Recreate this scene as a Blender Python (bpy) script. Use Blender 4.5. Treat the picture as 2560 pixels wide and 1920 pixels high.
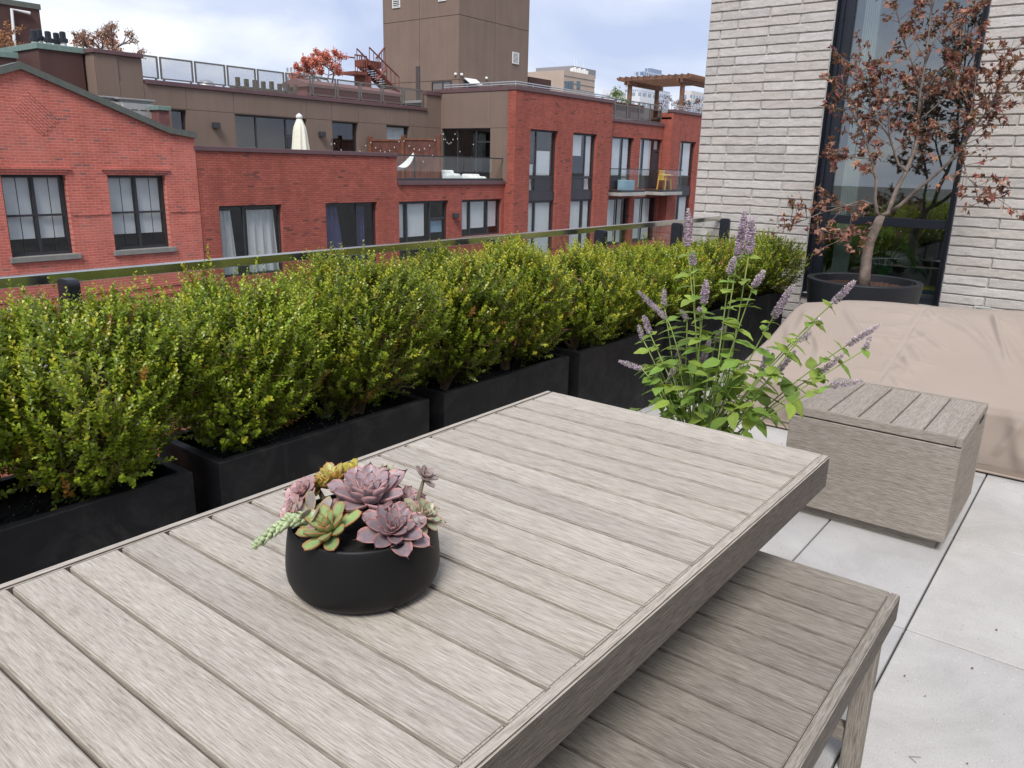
import bpy, bmesh, math, random
import numpy as np
from mathutils import Matrix, Vector

for _o in list(bpy.data.objects): bpy.data.objects.remove(_o)
SC = bpy.context.scene
COL = SC.collection
rng = np.random.default_rng(11)
random.seed(5)

# ------------------------------------------------------------------ camera
FPX, YAW, PITCH, ROLL, CAMH = 1948.81, math.radians(37.6742), math.radians(15.6818), math.radians(1.3804), 1.5
_f = np.array([math.cos(YAW)*math.cos(PITCH), math.sin(YAW)*math.cos(PITCH), -math.sin(PITCH)])
_r = np.array([math.sin(YAW), -math.cos(YAW), 0.0]); _u = np.cross(_r, _f)
_r2 = _r*math.cos(ROLL) + _u*math.sin(ROLL); _u2 = -_r*math.sin(ROLL) + _u*math.cos(ROLL)
RC = np.array([_r2, -_u2, _f]); P0 = np.array([0, 0, CAMH])
cd = bpy.data.cameras.new('camera'); cam = bpy.data.objects.new('camera', cd); COL.objects.link(cam)
cd.sensor_width = 36; cd.lens = FPX/2560*36; cd.clip_start = 0.05; cd.clip_end = 3000
cam.matrix_world = Matrix(((_r2[0], _u2[0], -_f[0], 0), (_r2[1], _u2[1], -_f[1], 0), (_r2[2], _u2[2], -_f[2], CAMH), (0, 0, 0, 1)))
SC.camera = cam
def ray(u, v): return RC.T @ np.array([u-1280, v-960, FPX])
def onX(u, v, X): d = ray(u, v); return P0 + d*(X/d[0])       # where a pixel's direction meets the plane x = X
def onY(u, v, Y): d = ray(u, v); return P0 + d*(Y/d[1])
def onZ(u, v, Z): d = ray(u, v); return P0 + d*((Z-CAMH)/d[2])

# ------------------------------------------------------------------ sky, sun, exposure
SUN_AZ, SUN_EL = math.radians(207), math.radians(52)      # azimuth from +X towards +Y
sdir = Vector((math.cos(SUN_AZ)*math.cos(SUN_EL), math.sin(SUN_AZ)*math.cos(SUN_EL), math.sin(SUN_EL)))
W = bpy.data.worlds.new('World'); SC.world = W; W.use_nodes = True
nt = W.node_tree; nt.nodes.clear(); N = nt.nodes.new; L = nt.links.new
out = N('ShaderNodeOutputWorld'); bg = N('ShaderNodeBackground'); bg.inputs[1].default_value = 0.1; L(bg.outputs[0], out.inputs[0])
sky = N('ShaderNodeTexSky'); sky.sky_type = 'NISHITA'; sky.sun_disc = False
sky.sun_elevation = SUN_EL; sky.sun_rotation = math.pi/2 - SUN_AZ; sky.air_density = 1.0; sky.dust_density = 2.0
tc = N('ShaderNodeTexCoord'); sep = N('ShaderNodeSeparateXYZ'); L(tc.outputs['Generated'], sep.inputs[0])
mz = N('ShaderNodeMath'); mz.operation = 'ADD'; mz.inputs[1].default_value = 0.32; L(sep.outputs[2], mz.inputs[0])
mx = N('ShaderNodeMath'); mx.operation = 'MAXIMUM'; mx.inputs[1].default_value = 0.12; L(mz.outputs[0], mx.inputs[0])
dx = N('ShaderNodeMath'); dx.operation = 'DIVIDE'; L(sep.outputs[0], dx.inputs[0]); L(mx.outputs[0], dx.inputs[1])
dy = N('ShaderNodeMath'); dy.operation = 'DIVIDE'; L(sep.outputs[1], dy.inputs[0]); L(mx.outputs[0], dy.inputs[1])
cb = N('ShaderNodeCombineXYZ'); L(dx.outputs[0], cb.inputs[0]); L(dy.outputs[0], cb.inputs[1])
nz = N('ShaderNodeTexNoise'); nz.inputs['Scale'].default_value = 1.55; nz.inputs['Detail'].default_value = 7; nz.inputs['Roughness'].default_value = 0.52
nz.inputs['Distortion'].default_value = 0.35; L(cb.outputs[0], nz.inputs['Vector'])
rp = N('ShaderNodeValToRGB'); L(nz.outputs['Fac'], rp.inputs[0])
rp.color_ramp.elements[0].position = 0.38; rp.color_ramp.elements[0].color = (4.5, 5.2, 7.2, 1)
rp.color_ramp.elements[1].position = 0.66; rp.color_ramp.elements[1].color = (8.8, 9.0, 9.4, 1)
e = rp.color_ramp.elements.new(0.5); e.color = (5.7, 6.3, 7.9, 1)
mixw = N('ShaderNodeMixRGB'); mixw.inputs[0].default_value = 0.88; L(sky.outputs[0], mixw.inputs[1]); L(rp.outputs[0], mixw.inputs[2])
L(mixw.outputs[0], bg.inputs[0])
sl = bpy.data.lights.new('sun', 'SUN'); sl.energy = 2.9; sl.angle = math.radians(22); sl.color = (1, 0.965, 0.92)
sun = bpy.data.objects.new('sun', sl); COL.objects.link(sun); sun.location = (0, 0, 30)
sun.rotation_euler = (-sdir).to_track_quat('-Z', 'Y').to_euler()
SC.view_settings.view_transform = 'Standard'; SC.view_settings.look = 'None'; SC.view_settings.exposure = 0.38; SC.view_settings.gamma = 1
SC.view_settings.use_curve_mapping = False
SC.render.engine = 'CYCLES'
SC.cycles.max_bounces = 8; SC.cycles.transparent_max_bounces = 16; SC.cycles.caustics_reflective = False; SC.cycles.caustics_refractive = False

# ------------------------------------------------------------------ helpers: objects
WM = {}
def link(name, data, mat=None, parent=None, M=None):
    o = bpy.data.objects.new(name, data); COL.objects.link(o)
    M = M if M is not None else Matrix.Identity(4)
    o.matrix_basis = M; WM[o.name] = M
    if parent is not None:
        o.parent = parent; o.matrix_parent_inverse = WM[parent.name].inverted()
    if mat is not None and data is not None and len(data.materials) == 0: data.materials.append(mat)
    return o
def tag(o, label=None, cat=None, group=None, kind=None):
    if label: o['label'] = label
    if cat: o['category'] = cat
    if group: o['group'] = group
    if kind: o['kind'] = kind
    return o
def thing(name, loc, label, cat, group=None):
    return tag(link(name, None, M=Matrix.Translation(Vector(loc))), label, cat, group)
class MB:
    def __init__(s): s.v = []; s.f = []
    def add(s, vs, fs):
        n = len(s.v); s.v += [tuple(map(float, p)) for p in vs]; s.f += [tuple(i+n for i in f) for f in fs]; return s
    def box(s, x0, x1, y0, y1, z0, z1):
        x0, x1 = min(x0, x1), max(x0, x1); y0, y1 = min(y0, y1), max(y0, y1); z0, z1 = min(z0, z1), max(z0, z1)
        return s.add([(x0,y0,z0),(x1,y0,z0),(x1,y1,z0),(x0,y1,z0),(x0,y0,z1),(x1,y0,z1),(x1,y1,z1),(x0,y1,z1)],
                     [(0,3,2,1),(4,5,6,7),(0,1,5,4),(1,2,6,5),(2,3,7,6),(3,0,4,7)])
    def quad(s, a, b, c, d): return s.add([a, b, c, d], [(0,1,2,3)])
    def prism(s, poly, d0, d1, axis='y'):
        n = len(poly); mk = {'y': lambda p, d: (p[0], d, p[1]), 'x': lambda p, d: (d, p[0], p[1]), 'z': lambda p, d: (p[0], p[1], d)}[axis]
        return s.add([mk(p, d0) for p in poly]+[mk(p, d1) for p in poly], [tuple(range(n)), tuple(range(2*n-1, n-1, -1))]+[(i, i+n, (i+1) % n+n, (i+1) % n) for i in range(n)])
    def tube(s, pts, rad, n=6, cap=True):
        pts = [np.array(p, float) for p in pts]; m = len(pts)
        if np.isscalar(rad): rad = [rad]*m
        prev = None; vs = []
        for i in range(m):
            t = pts[min(i+1, m-1)]-pts[max(i-1, 0)]; t = t/(np.linalg.norm(t)+1e-9)
            if prev is None:
                a = np.array([0, 0, 1.0]) if abs(t[2]) < .9 else np.array([1.0, 0, 0]); a = np.cross(t, a)
            else: a = prev-t*np.dot(prev, t)
            a /= np.linalg.norm(a)+1e-9; prev = a; b = np.cross(t, a)
            for k in range(n):
                q = 2*math.pi*k/n; vs.append(pts[i]+rad[i]*(a*math.cos(q)+b*math.sin(q)))
        fs = [(i*n+k, i*n+(k+1) % n, (i+1)*n+(k+1) % n, (i+1)*n+k) for i in range(m-1) for k in range(n)]
        if cap: fs += [tuple(range(n-1, -1, -1)), tuple((m-1)*n+k for k in range(n))]
        return s.add(vs, fs)
    def lathe(s, prof, c, n=48):
        vs = [(c[0]+r*math.cos(2*math.pi*k/n), c[1]+r*math.sin(2*math.pi*k/n), c[2]+z) for r, z in prof for k in range(n)]
        return s.add(vs, [(i*n+k, i*n+(k+1) % n, (i+1)*n+(k+1) % n, (i+1)*n+k) for i in range(len(prof)-1) for k in range(n)])
    def mesh(s, bevel=0, seg=1, smooth=False):
        me = bpy.data.meshes.new('m'); me.from_pydata(s.v, [], s.f)
        if bevel:
            bm = bmesh.new(); bm.from_mesh(me); bmesh.ops.bevel(bm, geom=list(bm.edges), offset=bevel, segments=seg, affect='EDGES', clamp_overlap=True); bm.to_mesh(me); bm.free()
        if smooth: me.polygons.foreach_set('use_smooth', [True]*len(me.polygons))
        me.update(); return me
    def build(s, name, mat, parent=None, M=None, **k): return link(name, s.mesh(**k), mat, parent, M)
def cbox(sx, sy, sz, bevel=0.003, seg=1):      # a box centred on the origin, with broken edges
    return MB().box(-sx/2, sx/2, -sy/2, sy/2, -sz/2, sz/2).mesh(bevel=bevel, seg=seg)
def T(x, y, z): return Matrix.Translation(Vector((x, y, z)))
def leafcloud(name, tv, tf, pos, ax, nor, size, tint, mat, parent, width=None):
    # many small leaves in one mesh. tv: leaf template in (along, across, out)
    n = len(pos); k = len(tv); tv = np.asarray(tv)
    ax = ax/np.linalg.norm(ax, axis=1)[:, None]; nor = nor-ax*(nor*ax).sum(1)[:, None]; nor /= np.linalg.norm(nor, axis=1)[:, None]+1e-9
    sid = np.cross(nor, ax); w = size if width is None else width
    V = pos[:, None, :] + size[:, None, None]*tv[None, :, 0:1]*ax[:, None, :] + w[:, None, None]*tv[None, :, 1:2]*sid[:, None, :] + size[:, None, None]*tv[None, :, 2:3]*nor[:, None, :]
    me = bpy.data.meshes.new('m'); fl = [len(f) for f in tf]; per = sum(fl)
    me.vertices.add(n*k); me.vertices.foreach_set('co', V.astype(np.float32).ravel())
    idx = np.concatenate([np.array(f) for f in tf]); loops = (idx[None, :]+(np.arange(n)*k)[:, None]).ravel()
    me.loops.add(n*per); me.loops.foreach_set('vertex_index', loops.astype(np.int32))
    starts = np.concatenate([[0], np.cumsum(fl)[:-1]]); ls = (starts[None, :]+(np.arange(n)*per)[:, None]).ravel()
    me.polygons.add(n*len(tf)); me.polygons.foreach_set('loop_start', ls.astype(np.int32)); me.polygons.foreach_set('loop_total', np.tile(fl, n).astype(np.int32))
    me.polygons.foreach_set('use_smooth', np.ones(n*len(tf), bool))
    me.update(calc_edges=True)
    at = me.attributes.new('tint', 'FLOAT_COLOR', 'POINT'); c = np.ones((n*k, 4), np.float32); c[:, :3] = np.repeat(tint, k, 0); at.data.foreach_set('color', c.ravel())
    return link(name, me, mat, parent)
def leafmats(pos, ax, nor, size):
    res = []
    for p, a, nn, s in zip(pos, ax, nor, size):
        a = a/np.linalg.norm(a); nn = nn-a*np.dot(a, nn); nn = nn/(np.linalg.norm(nn)+1e-9); sd = np.cross(nn, a)
        res.append(Matrix(((a[0]*s, sd[0]*s, nn[0]*s, p[0]), (a[1]*s, sd[1]*s, nn[1]*s, p[1]), (a[2]*s, sd[2]*s, nn[2]*s, p[2]), (0, 0, 0, 1))))
    return res

# ------------------------------------------------------------------ helpers: materials
def newmat(name):
    m = bpy.data.materials.new(name); m.use_nodes = True; t = m.node_tree; b = t.nodes['Principled BSDF']; return m, t, b
def nd(t, ty, **k):
    n = t.nodes.new(ty)
    for a, v in k.items():
        if a in n.inputs.keys(): n.inputs[a].default_value = v
        else: setattr(n, a, v)
    return n
def mapped(t, scale=(1, 1, 1), coord='Object', rand=0):
    c = nd(t, 'ShaderNodeTexCoord'); mp = nd(t, 'ShaderNodeMapping'); mp.inputs['Scale'].default_value = scale
    src = c.outputs[coord] if coord != 'World' else nd(t, 'ShaderNodeNewGeometry').outputs['Position']
    if rand:
        oi = nd(t, 'ShaderNodeObjectInfo'); ml = nd(t, 'ShaderNodeMath', operation='MULTIPLY'); ml.inputs[1].default_value = rand
        t.links.new(oi.outputs['Random'], ml.inputs[0]); ad = nd(t, 'ShaderNodeVectorMath', operation='ADD')
        t.links.new(src, ad.inputs[0]); t.links.new(ml.outputs[0], ad.inputs[1]); src = ad.outputs[0]
    t.links.new(src, mp.inputs['Vector']); return mp.outputs[0]
def ramp(t, fac, stops):
    r = nd(t, 'ShaderNodeValToRGB'); t.links.new(fac, r.inputs[0]); el = r.color_ramp.elements
    while len(el) < len(stops): el.new(0.5)
    for e_, (p, c) in zip(el, stops): e_.position = p; e_.color = (*c, 1) if len(c) == 3 else c
    return r.outputs[0]
def noise(t, vec, scale, detail=4, rough=.5, dist=0):
    n = nd(t, 'ShaderNodeTexNoise', Scale=scale, Detail=detail, Roughness=rough, Distortion=dist); t.links.new(vec, n.inputs['Vector']); return n.outputs['Fac']
def mixc(t, fac, a, b, mode='MIX'):
    m = nd(t, 'ShaderNodeMixRGB', blend_type=mode)
    for i, v in ((0, fac), (1, a), (2, b)):
        if isinstance(v, (int, float)): m.inputs[i].default_value = v
        elif isinstance(v, tuple): m.inputs[i].default_value = (*v, 1)
        else: t.links.new(v, m.inputs[i])
    return m.outputs[0]
def bump(t, b, h, strength=.3, dist=.01, normal=None):
    bp = nd(t, 'ShaderNodeBump', Strength=strength, Distance=dist); t.links.new(h, bp.inputs['Height'])
    if normal is not None: t.links.new(normal, bp.inputs['Normal'])
    t.links.new(bp.outputs[0], b.inputs['Normal']); return bp.outputs[0]
def plain(name, col, rough=.6, metal=0, var=.12, scale=8, bmp=0, spec=.5, coord='Object'):
    m, t, b = newmat(name); b.inputs['Roughness'].default_value = rough; b.inputs['Metallic'].default_value = metal; b.inputs['Specular IOR Level'].default_value = spec
    v = mapped(t, coord=coord, rand=13 if coord == 'Object' else 0); n = noise(t, v, scale, 5, .6)
    lo = tuple(c*(1-var) for c in col); hi = tuple(min(1, c*(1+var)) for c in col)
    t.links.new(ramp(t, n, [(.3, lo), (.7, hi)]), b.inputs['Base Color'])
    if bmp: bump(t, b, noise(t, v, scale*12, 3), bmp, .004)
    return m
def thinglass(name, tint=(.9, .95, .95), refl=1.0, rough=0.0, base=0.0):
    m, t, b = newmat(name); t.nodes.remove(b); o = t.nodes['Material Output']
    tr = nd(t, 'ShaderNodeBsdfTransparent'); tr.inputs[0].default_value = (*tint, 1); gl = nd(t, 'ShaderNodeBsdfGlossy', Roughness=rough)
    fr = nd(t, 'ShaderNodeFresnel', IOR=1.5); gm_ = nd(t, 'ShaderNodeNewGeometry'); mr_ = nd(t, 'ShaderNodeMapRange'); mr_.inputs['To Min'].default_value = 1.5; mr_.inputs['To Max'].default_value = 1/1.5; t.links.new(gm_.outputs['Backfacing'], mr_.inputs['Value']); t.links.new(mr_.outputs[0], fr.inputs['IOR']); ml = nd(t, 'ShaderNodeMath', operation='MULTIPLY', use_clamp=True); ml.inputs[1].default_value = 1.0*refl
    t.links.new(fr.outputs[0], ml.inputs[0]); ba_ = nd(t, 'ShaderNodeMath', operation='ADD', use_clamp=True); ba_.inputs[1].default_value = base; t.links.new(ml.outputs[0], ba_.inputs[0]); ml = ba_; mx_ = nd(t, 'ShaderNodeMixShader'); t.links.new(ml.outputs[0], mx_.inputs[0])
    t.links.new(tr.outputs[0], mx_.inputs[1]); t.links.new(gl.outputs[0], mx_.inputs[2]); t.links.new(mx_.outputs[0], o.inputs[0]); return m
def leafmat(name, mul=(1, 1, 1), rough=.42, trans=.35, tint=True, coat=0.0, base=(.1, .16, .03), spec=.5, tedge=None):
    m, t, b = newmat(name); o = t.nodes['Material Output']; b.inputs['Roughness'].default_value = rough; b.inputs['Specular IOR Level'].default_value = spec
    if tint:
        at = nd(t, 'ShaderNodeAttribute', attribute_name='tint'); c = mixc(t, 1, at.outputs['Color'], mul, 'MULTIPLY')
    else:
        oi = nd(t, 'ShaderNodeObjectInfo'); c = ramp(t, oi.outputs['Random'], [(0, tuple(x*.75 for x in base)), (.6, base), (1, tuple(min(1, x*1.3) for x in base))])
    nv = mapped(t, coord='World'); n = noise(t, nv, 60, 3); c = mixc(t, .25, c, ramp(t, n, [(.3, (.3, .3, .3)), (.7, (1, 1, 1))]), 'MULTIPLY')
    t.links.new(c, b.inputs['Base Color']); tl = nd(t, 'ShaderNodeBsdfTranslucent')
    t.links.new(mixc(t, .35, c, (.30, .32, .02)) if trans > .2 else c, tl.inputs[0])
    ms = nd(t, 'ShaderNodeMixShader'); ms.inputs[0].default_value = trans; t.links.new(b.outputs[0], ms.inputs[1]); t.links.new(tl.outputs[0], ms.inputs[2]); t.links.new(ms.outputs[0], o.inputs[0])
    return m
def wood(name, axis=1, dark=(.225, .194, .158), mid=(.408, .37, .318), light=(.55, .51, .452), fine=1.0):
    m, t, b = newmat(name); b.inputs['Roughness'].default_value = .78; b.inputs['Specular IOR Level'].default_value = .3
    s1 = [60, 60, 60]; s1[axis] = 4.5; s2 = [330, 330, 330]; s2[axis] = 22; s3 = [9, 9, 9]; s3[axis] = 3.0
    n1 = noise(t, mapped(t, s1, rand=37), 1, 5, .6, .4); n2 = noise(t, mapped(t, s2, rand=37), 1, 4, .65); n3 = noise(t, mapped(t, s3, rand=37), 1, 3)
    a = nd(t, 'ShaderNodeMath', operation='MULTIPLY_ADD'); t.links.new(n2, a.inputs[0]); a.inputs[1].default_value = .80*fine
    h = nd(t, 'ShaderNodeMath', operation='MULTIPLY'); t.links.new(n1, h.inputs[0]); h.inputs[1].default_value = .20; t.links.new(h.outputs[0], a.inputs[2])
    c = ramp(t, a.outputs[0], [(.27, dark), (.47, mid), (.66, light)])
    c = mixc(t, .5, c, ramp(t, n3, [(.3, (.80, .78, .77)), (.7, (1.0, .99, .97))]), 'MULTIPLY')
    oi = nd(t, 'ShaderNodeObjectInfo'); c = mixc(t, .6, c, ramp(t, oi.outputs['Random'], [(0, (.82, .815, .81)), (.5, (.96, .945, .92)), (1, (1.03, 1.03, 1.03))]), 'MULTIPLY')
    t.links.new(c, b.inputs['Base Color']); bump(t, b, a.outputs[0], .75, .004); return m
def brickmat(name, axis, c1, c2, mortar, dark=(.12, .075, .07), bw=.215, rh=.0677, ms=.010, off=0, darkamt=.08, wash=None):
    m, t, b = newmat(name); b.inputs['Roughness'].default_value = .88; b.inputs['Specular IOR Level'].default_value = .25
    g = nd(t, 'ShaderNodeNewGeometry'); sp = nd(t, 'ShaderNodeSeparateXYZ'); t.links.new(g.outputs['Position'], sp.inputs[0]); cmb = nd(t, 'ShaderNodeCombineXYZ')
    t.links.new(sp.outputs[axis], cmb.inputs[0]); t.links.new(sp.outputs[2], cmb.inputs[1])
    wob = nd(t, 'ShaderNodeVectorMath', operation='ADD'); nn = nd(t, 'ShaderNodeTexNoise', Scale=9.0); t.links.new(cmb.outputs[0], nn.inputs['Vector'])
    wm = nd(t, 'ShaderNodeVectorMath', operation='MULTIPLY'); t.links.new(nn.outputs['Color'], wm.inputs[0]); wm.inputs[1].default_value = (.012, .012, 0)
    t.links.new(cmb.outputs[0], wob.inputs[0]); t.links.new(wm.outputs[0], wob.inputs[1])
    br = nd(t, 'ShaderNodeTexBrick', offset=.5); br.inputs['Scale'].default_value = 1; br.inputs['Brick Width'].default_value = bw; br.inputs['Row Height'].default_value = rh
    br.inputs['Mortar Size'].default_value = ms; br.inputs['Mortar Smooth'].default_value = .35; br.inputs['Bias'].default_value = 0
    br.inputs['Color1'].default_value = (*c1, 1); br.inputs['Color2'].default_value = (*c2, 1); br.inputs['Mortar'].default_value = (*mortar, 1); t.links.new(wob.outputs[0], br.inputs['Vector'])
    # a sparse second layer of burnt headers, cell by cell
    br2 = nd(t, 'ShaderNodeTexBrick', offset=.5); br2.inputs['Scale'].default_value = 1; br2.inputs['Brick Width'].default_value = bw; br2.inputs['Row Height'].default_value = rh; br2.inputs['Mortar Size'].default_value = ms*1.2
    br2.inputs['Color1'].default_value = (0, 0, 0, 1); br2.inputs['Color2'].default_value = (1, 1, 1, 1); br2.inputs['Mortar'].default_value = (0, 0, 0, 1); t.links.new(wob.outputs[0], br2.inputs['Vector'])
    n2 = noise(t, g.outputs['Position'], 1.1, 3); ad = nd(t, 'ShaderNodeMath', operation='MULTIPLY_ADD'); t.links.new(br2.outputs['Color'], ad.inputs[0]); ad.inputs[1].default_value = 1; 
    hm = nd(t, 'ShaderNodeMath', operation='MULTIPLY'); t.links.new(n2, hm.inputs[0]); hm.inputs[1].default_value = .5; t.links.new(hm.outputs[0], ad.inputs[2])
    dk = ramp(t, ad.outputs[0], [(1.19-darkamt, (0, 0, 0)), (1.24-darkamt, (1, 1, 1))]) if False else ramp(t, hmscale(t, ad.outputs[0], .7), [(.86-darkamt, (0, 0, 0)), (.90-darkamt, (1, 1, 1))])
    c = mixc(t, dk, br.outputs['Color'], dark)
    c = mixc(t, .75, c, ramp(t, noise(t, g.outputs['Position'], 2.3, 6, .65), [(.3, (.74, .72, .72)), (.7, (1.05, 1.0, 1.0))]), 'MULTIPLY')
    c = mixc(t, .6, c, ramp(t, noise(t, g.outputs['Position'], 26, 4, .7), [(.3, (.78, .76, .76)), (.7, (1.1, 1.05, 1.05))]), 'MULTIPLY')
    sv_ = mapped(t, (1.6, 1.6, .10), coord='World'); c = mixc(t, .55, c, ramp(t, noise(t, sv_, 1.5, 6, .65), [(.35, (.78, .75, .74)), (.6, (1.03, 1.02, 1.02))]), 'MULTIPLY')
    if wash: c = mixc(t, ramp(t, noise(t, g.outputs['Position'], .9, 5, .7), [(.45, (0, 0, 0)), (.75, (.55, .55, .55))]), c, wash)
    t.links.new(c, b.inputs['Base Color'])
    iv = nd(t, 'ShaderNodeMath', operation='SUBTRACT'); iv.inputs[0].default_value = 1; t.links.new(br.outputs['Fac'], iv.inputs[1]); bump(t, b, iv.outputs[0], .55, .012); return m
def hmscale(t, s, k):
    h = nd(t, 'ShaderNodeMath', operation='MULTIPLY'); t.links.new(s, h.inputs[0]); h.inputs[1].default_value = k; return h.outputs[0]
# ------------------------------------------------------------------ materials
m_black = plain('fibreglass_black', (.0062, .0064, .0076), .6, var=.3, scale=5, bmp=.12, spec=.28)
def dusty(m, amount=.5):
    t = m.node_tree; b = t.nodes['Principled BSDF']; l = b.inputs['Base Color'].links[0]; c = l.from_socket; w = mapped(t, coord='World')
    d = ramp(t, noise(t, w, 5.5, 8, .72, .8), [(.50, (0, 0, 0)), (.78, (amount, amount, amount))]); s_ = ramp(t, noise(t, mapped(t, (14, 14, 1.2), coord='World'), 1.3, 6, .7), [(.56, (0, 0, 0)), (.75, (amount*.6,)*3)])
    c = mixc(t, d, c, (.045, .043, .042)); c = mixc(t, s_, c, (.030, .029, .030)); t.links.new(c, b.inputs['Base Color'])
    t.links.new(ramp(t, noise(t, w, 9, 5), [(.3, (.48,)*3), (.7, (.72,)*3)]), b.inputs['Roughness'])
dusty(m_black, .55)
m_soil = plain('potting_soil', (.010, .0075, .006), .95, var=.8, scale=90, bmp=1.0)
m_mulch = plain('bark_mulch', (.07, .03, .018), .95, var=.7, scale=60, bmp=1.0)
m_steel = plain('stainless_rail', (.66, .65, .60), .2, 1, var=.06, scale=30)
m_blackmetal = plain('black_powdercoat', (.010, .012, .018), .42, 0, var=.15, scale=20)
m_mortar = plain('pale_mortar', (.44, .42, .39), .95, var=.25, scale=14, bmp=.4, coord='World')
m_concrete = plain('concrete', (.36, .345, .32), .9, var=.2, scale=3, bmp=.3, coord='World')
m_darkgap = plain('under_floor', (.03, .03, .03), .95)
m_glass = thinglass('railing_glass', (.95, .975, .965), .9)
m_winglass = thinglass('window_glass', (.95, .96, .96), 1.0, base=.025)
m_nearglass = thinglass('tinted_window_glass', (.80, .86, .84), 1.2, base=.15)
m_frame = plain('dark_window_frame', (.045, .046, .052), .5, .2, var=.1)
m_navy = plain('navy_window_frame', (.012, .015, .024), .42, .1, var=.12)
m_room = plain('dim_room', (.22, .21, .20), .9, var=.2, scale=.6, coord='World')
m_blind = plain('white_roller_blind', (.80, .83, .83), .85, var=.04, scale=2, coord='World')
m_bark = plain('grey_bark', (.19, .15, .125), .85, var=.45, scale=18, bmp=.6, coord='World')
m_twig = plain('boxwood_twig', (.30, .195, .115), .85, var=.35, scale=30, coord='World')
m_woodY = wood('weathered_teak_y', 1); m_woodX = wood('weathered_teak_x', 0); m_woodZ = wood('weathered_teak_z', 2)
_d = dict(dark=(.165, .14, .115), mid=(.30, .265, .23), light=(.44, .40, .36))
m_chestX = wood('chest_teak_x', 0, **_d); m_chestY = wood('chest_teak_y', 1, **_d)
_b = dict(dark=(.115, .10, .083), mid=(.25, .226, .194), light=(.38, .348, .304))  # bench teak toned down overall, partly to stand in for the table's shade
m_apron = wood('unbleached_shaded_teak_x', 0, dark=(.062, .052, .044), mid=(.125, .108, .094), light=(.21, .185, .163)); m_apronB = wood('unbleached_shaded_bench_x', 0, dark=(.06, .051, .044), mid=(.125, .11, .096), light=(.215, .192, .17))  # side wood: less bleached, and darkened further to carry the face shade
m_benchY = wood('bench_teak_y', 1, **_b); m_benchX = wood('bench_teak_x', 0, **_b); m_benchZ = wood('bench_teak_z', 2, **_b)
def pavermat():
    m, t, b = newmat('pale_concrete_paver'); b.inputs['Roughness'].default_value = .85
    v = mapped(t, rand=23); w = mapped(t, coord='World')
    c = ramp(t, noise(t, v, 3.2, 5, .6), [(.3, (.455, .448, .436)), (.7, (.565, .555, .54))])
    sp1 = nd(t, 'ShaderNodeTexVoronoi', Scale=150); t.links.new(w, sp1.inputs['Vector'])
    s1 = ramp(t, sp1.outputs['Distance'], [(.0, (.42, .42, .44)), (.26, (1, 1, 1))])
    c = mixc(t, .8, c, s1, 'MULTIPLY')
    sp2 = nd(t, 'ShaderNodeTexVoronoi', Scale=34); t.links.new(w, sp2.inputs['Vector']); c = mixc(t, ramp(t, sp2.outputs['Distance'], [(.05, (.8, .8, .8)), (.085, (0, 0, 0))]), c, (.78, .77, .75))
    sp3 = nd(t, 'ShaderNodeTexVoronoi', Scale=21); t.links.new(w, sp3.inputs['Vector']); c = mixc(t, ramp(t, sp3.outputs['Distance'], [(.035, (.9, .9, .9)), (.055, (0, 0, 0))]), c, (.13, .12, .12))
    c = mixc(t, .6, c, ramp(t, noise(t, w, 260, 2), [(.3, (.72, .72, .73)), (.7, (1, 1, 1))]), 'MULTIPLY')
    oi = nd(t, 'ShaderNodeObjectInfo'); c = mixc(t, 1, c, ramp(t, oi.outputs['Random'], [(0, (.88, .88, .89)), (1, (1, .985, .965))]), 'MULTIPLY')
    c = mixc(t, .8, c, ramp(t, noise(t, w, 1.7, 7, .68, .6), [(.36, (.80, .79, .78)), (.56, (1, 1, 1))]), 'MULTIPLY')
    t.links.new(c, b.inputs['Base Color']); bump(t, b, noise(t, w, 300, 3), .25, .002); return m
m_paver = pavermat()
def greybrick():
    m, t, b = newmat('long_grey_brick'); b.inputs['Roughness'].default_value = .88; b.inputs['Specular IOR Level'].default_value = .3
    oi = nd(t, 'ShaderNodeObjectInfo'); c = ramp(t, oi.outputs['Random'], [(0, (.475, .452, .425)), (.3, (.545, .520, .488)), (.55, (.525, .487, .445)), (.75, (.575, .553, .525)), (1, (.495, .458, .42))])
    v = mapped(t, (1, 3, 14), rand=31); c = mixc(t, .8, c, ramp(t, noise(t, v, 3, 6, .65), [(.3, (.74, .73, .72)), (.65, (1.08, 1.06, 1.05))]), 'MULTIPLY')
    w = mapped(t, coord='World'); c = mixc(t, .5, c, ramp(t, noise(t, w, 55, 4, .7), [(.3, (.76, .76, .76)), (.7, (1.1, 1.1, 1.1))]), 'MULTIPLY')
    c = mixc(t, ramp(t, noise(t, w, 2.7, 6, .7), [(.62, (0, 0, 0)), (.74, (.55, .55, .55))]), c, (.62, .59, .57))
    t.links.new(c, b.inputs['Base Color']); bump(t, b, noise(t, w, 45, 5, .7), .5, .01); return m
m_greybrick = greybrick()
def covermat():
    m, t, b = newmat('taupe_cover_fabric'); b.inputs['Roughness'].default_value = .8; b.inputs['Sheen Weight'].default_value = .1
    w = mapped(t, coord='World'); c = ramp(t, noise(t, w, 1.4, 4), [(.3, (.305, .246, .202)), (.7, (.345, .281, .234))])
    t.links.new(c, b.inputs['Base Color'])
    bump(t, b, noise(t, w, 700, 2), .12, .002); return m
m_cover = covermat()

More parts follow.
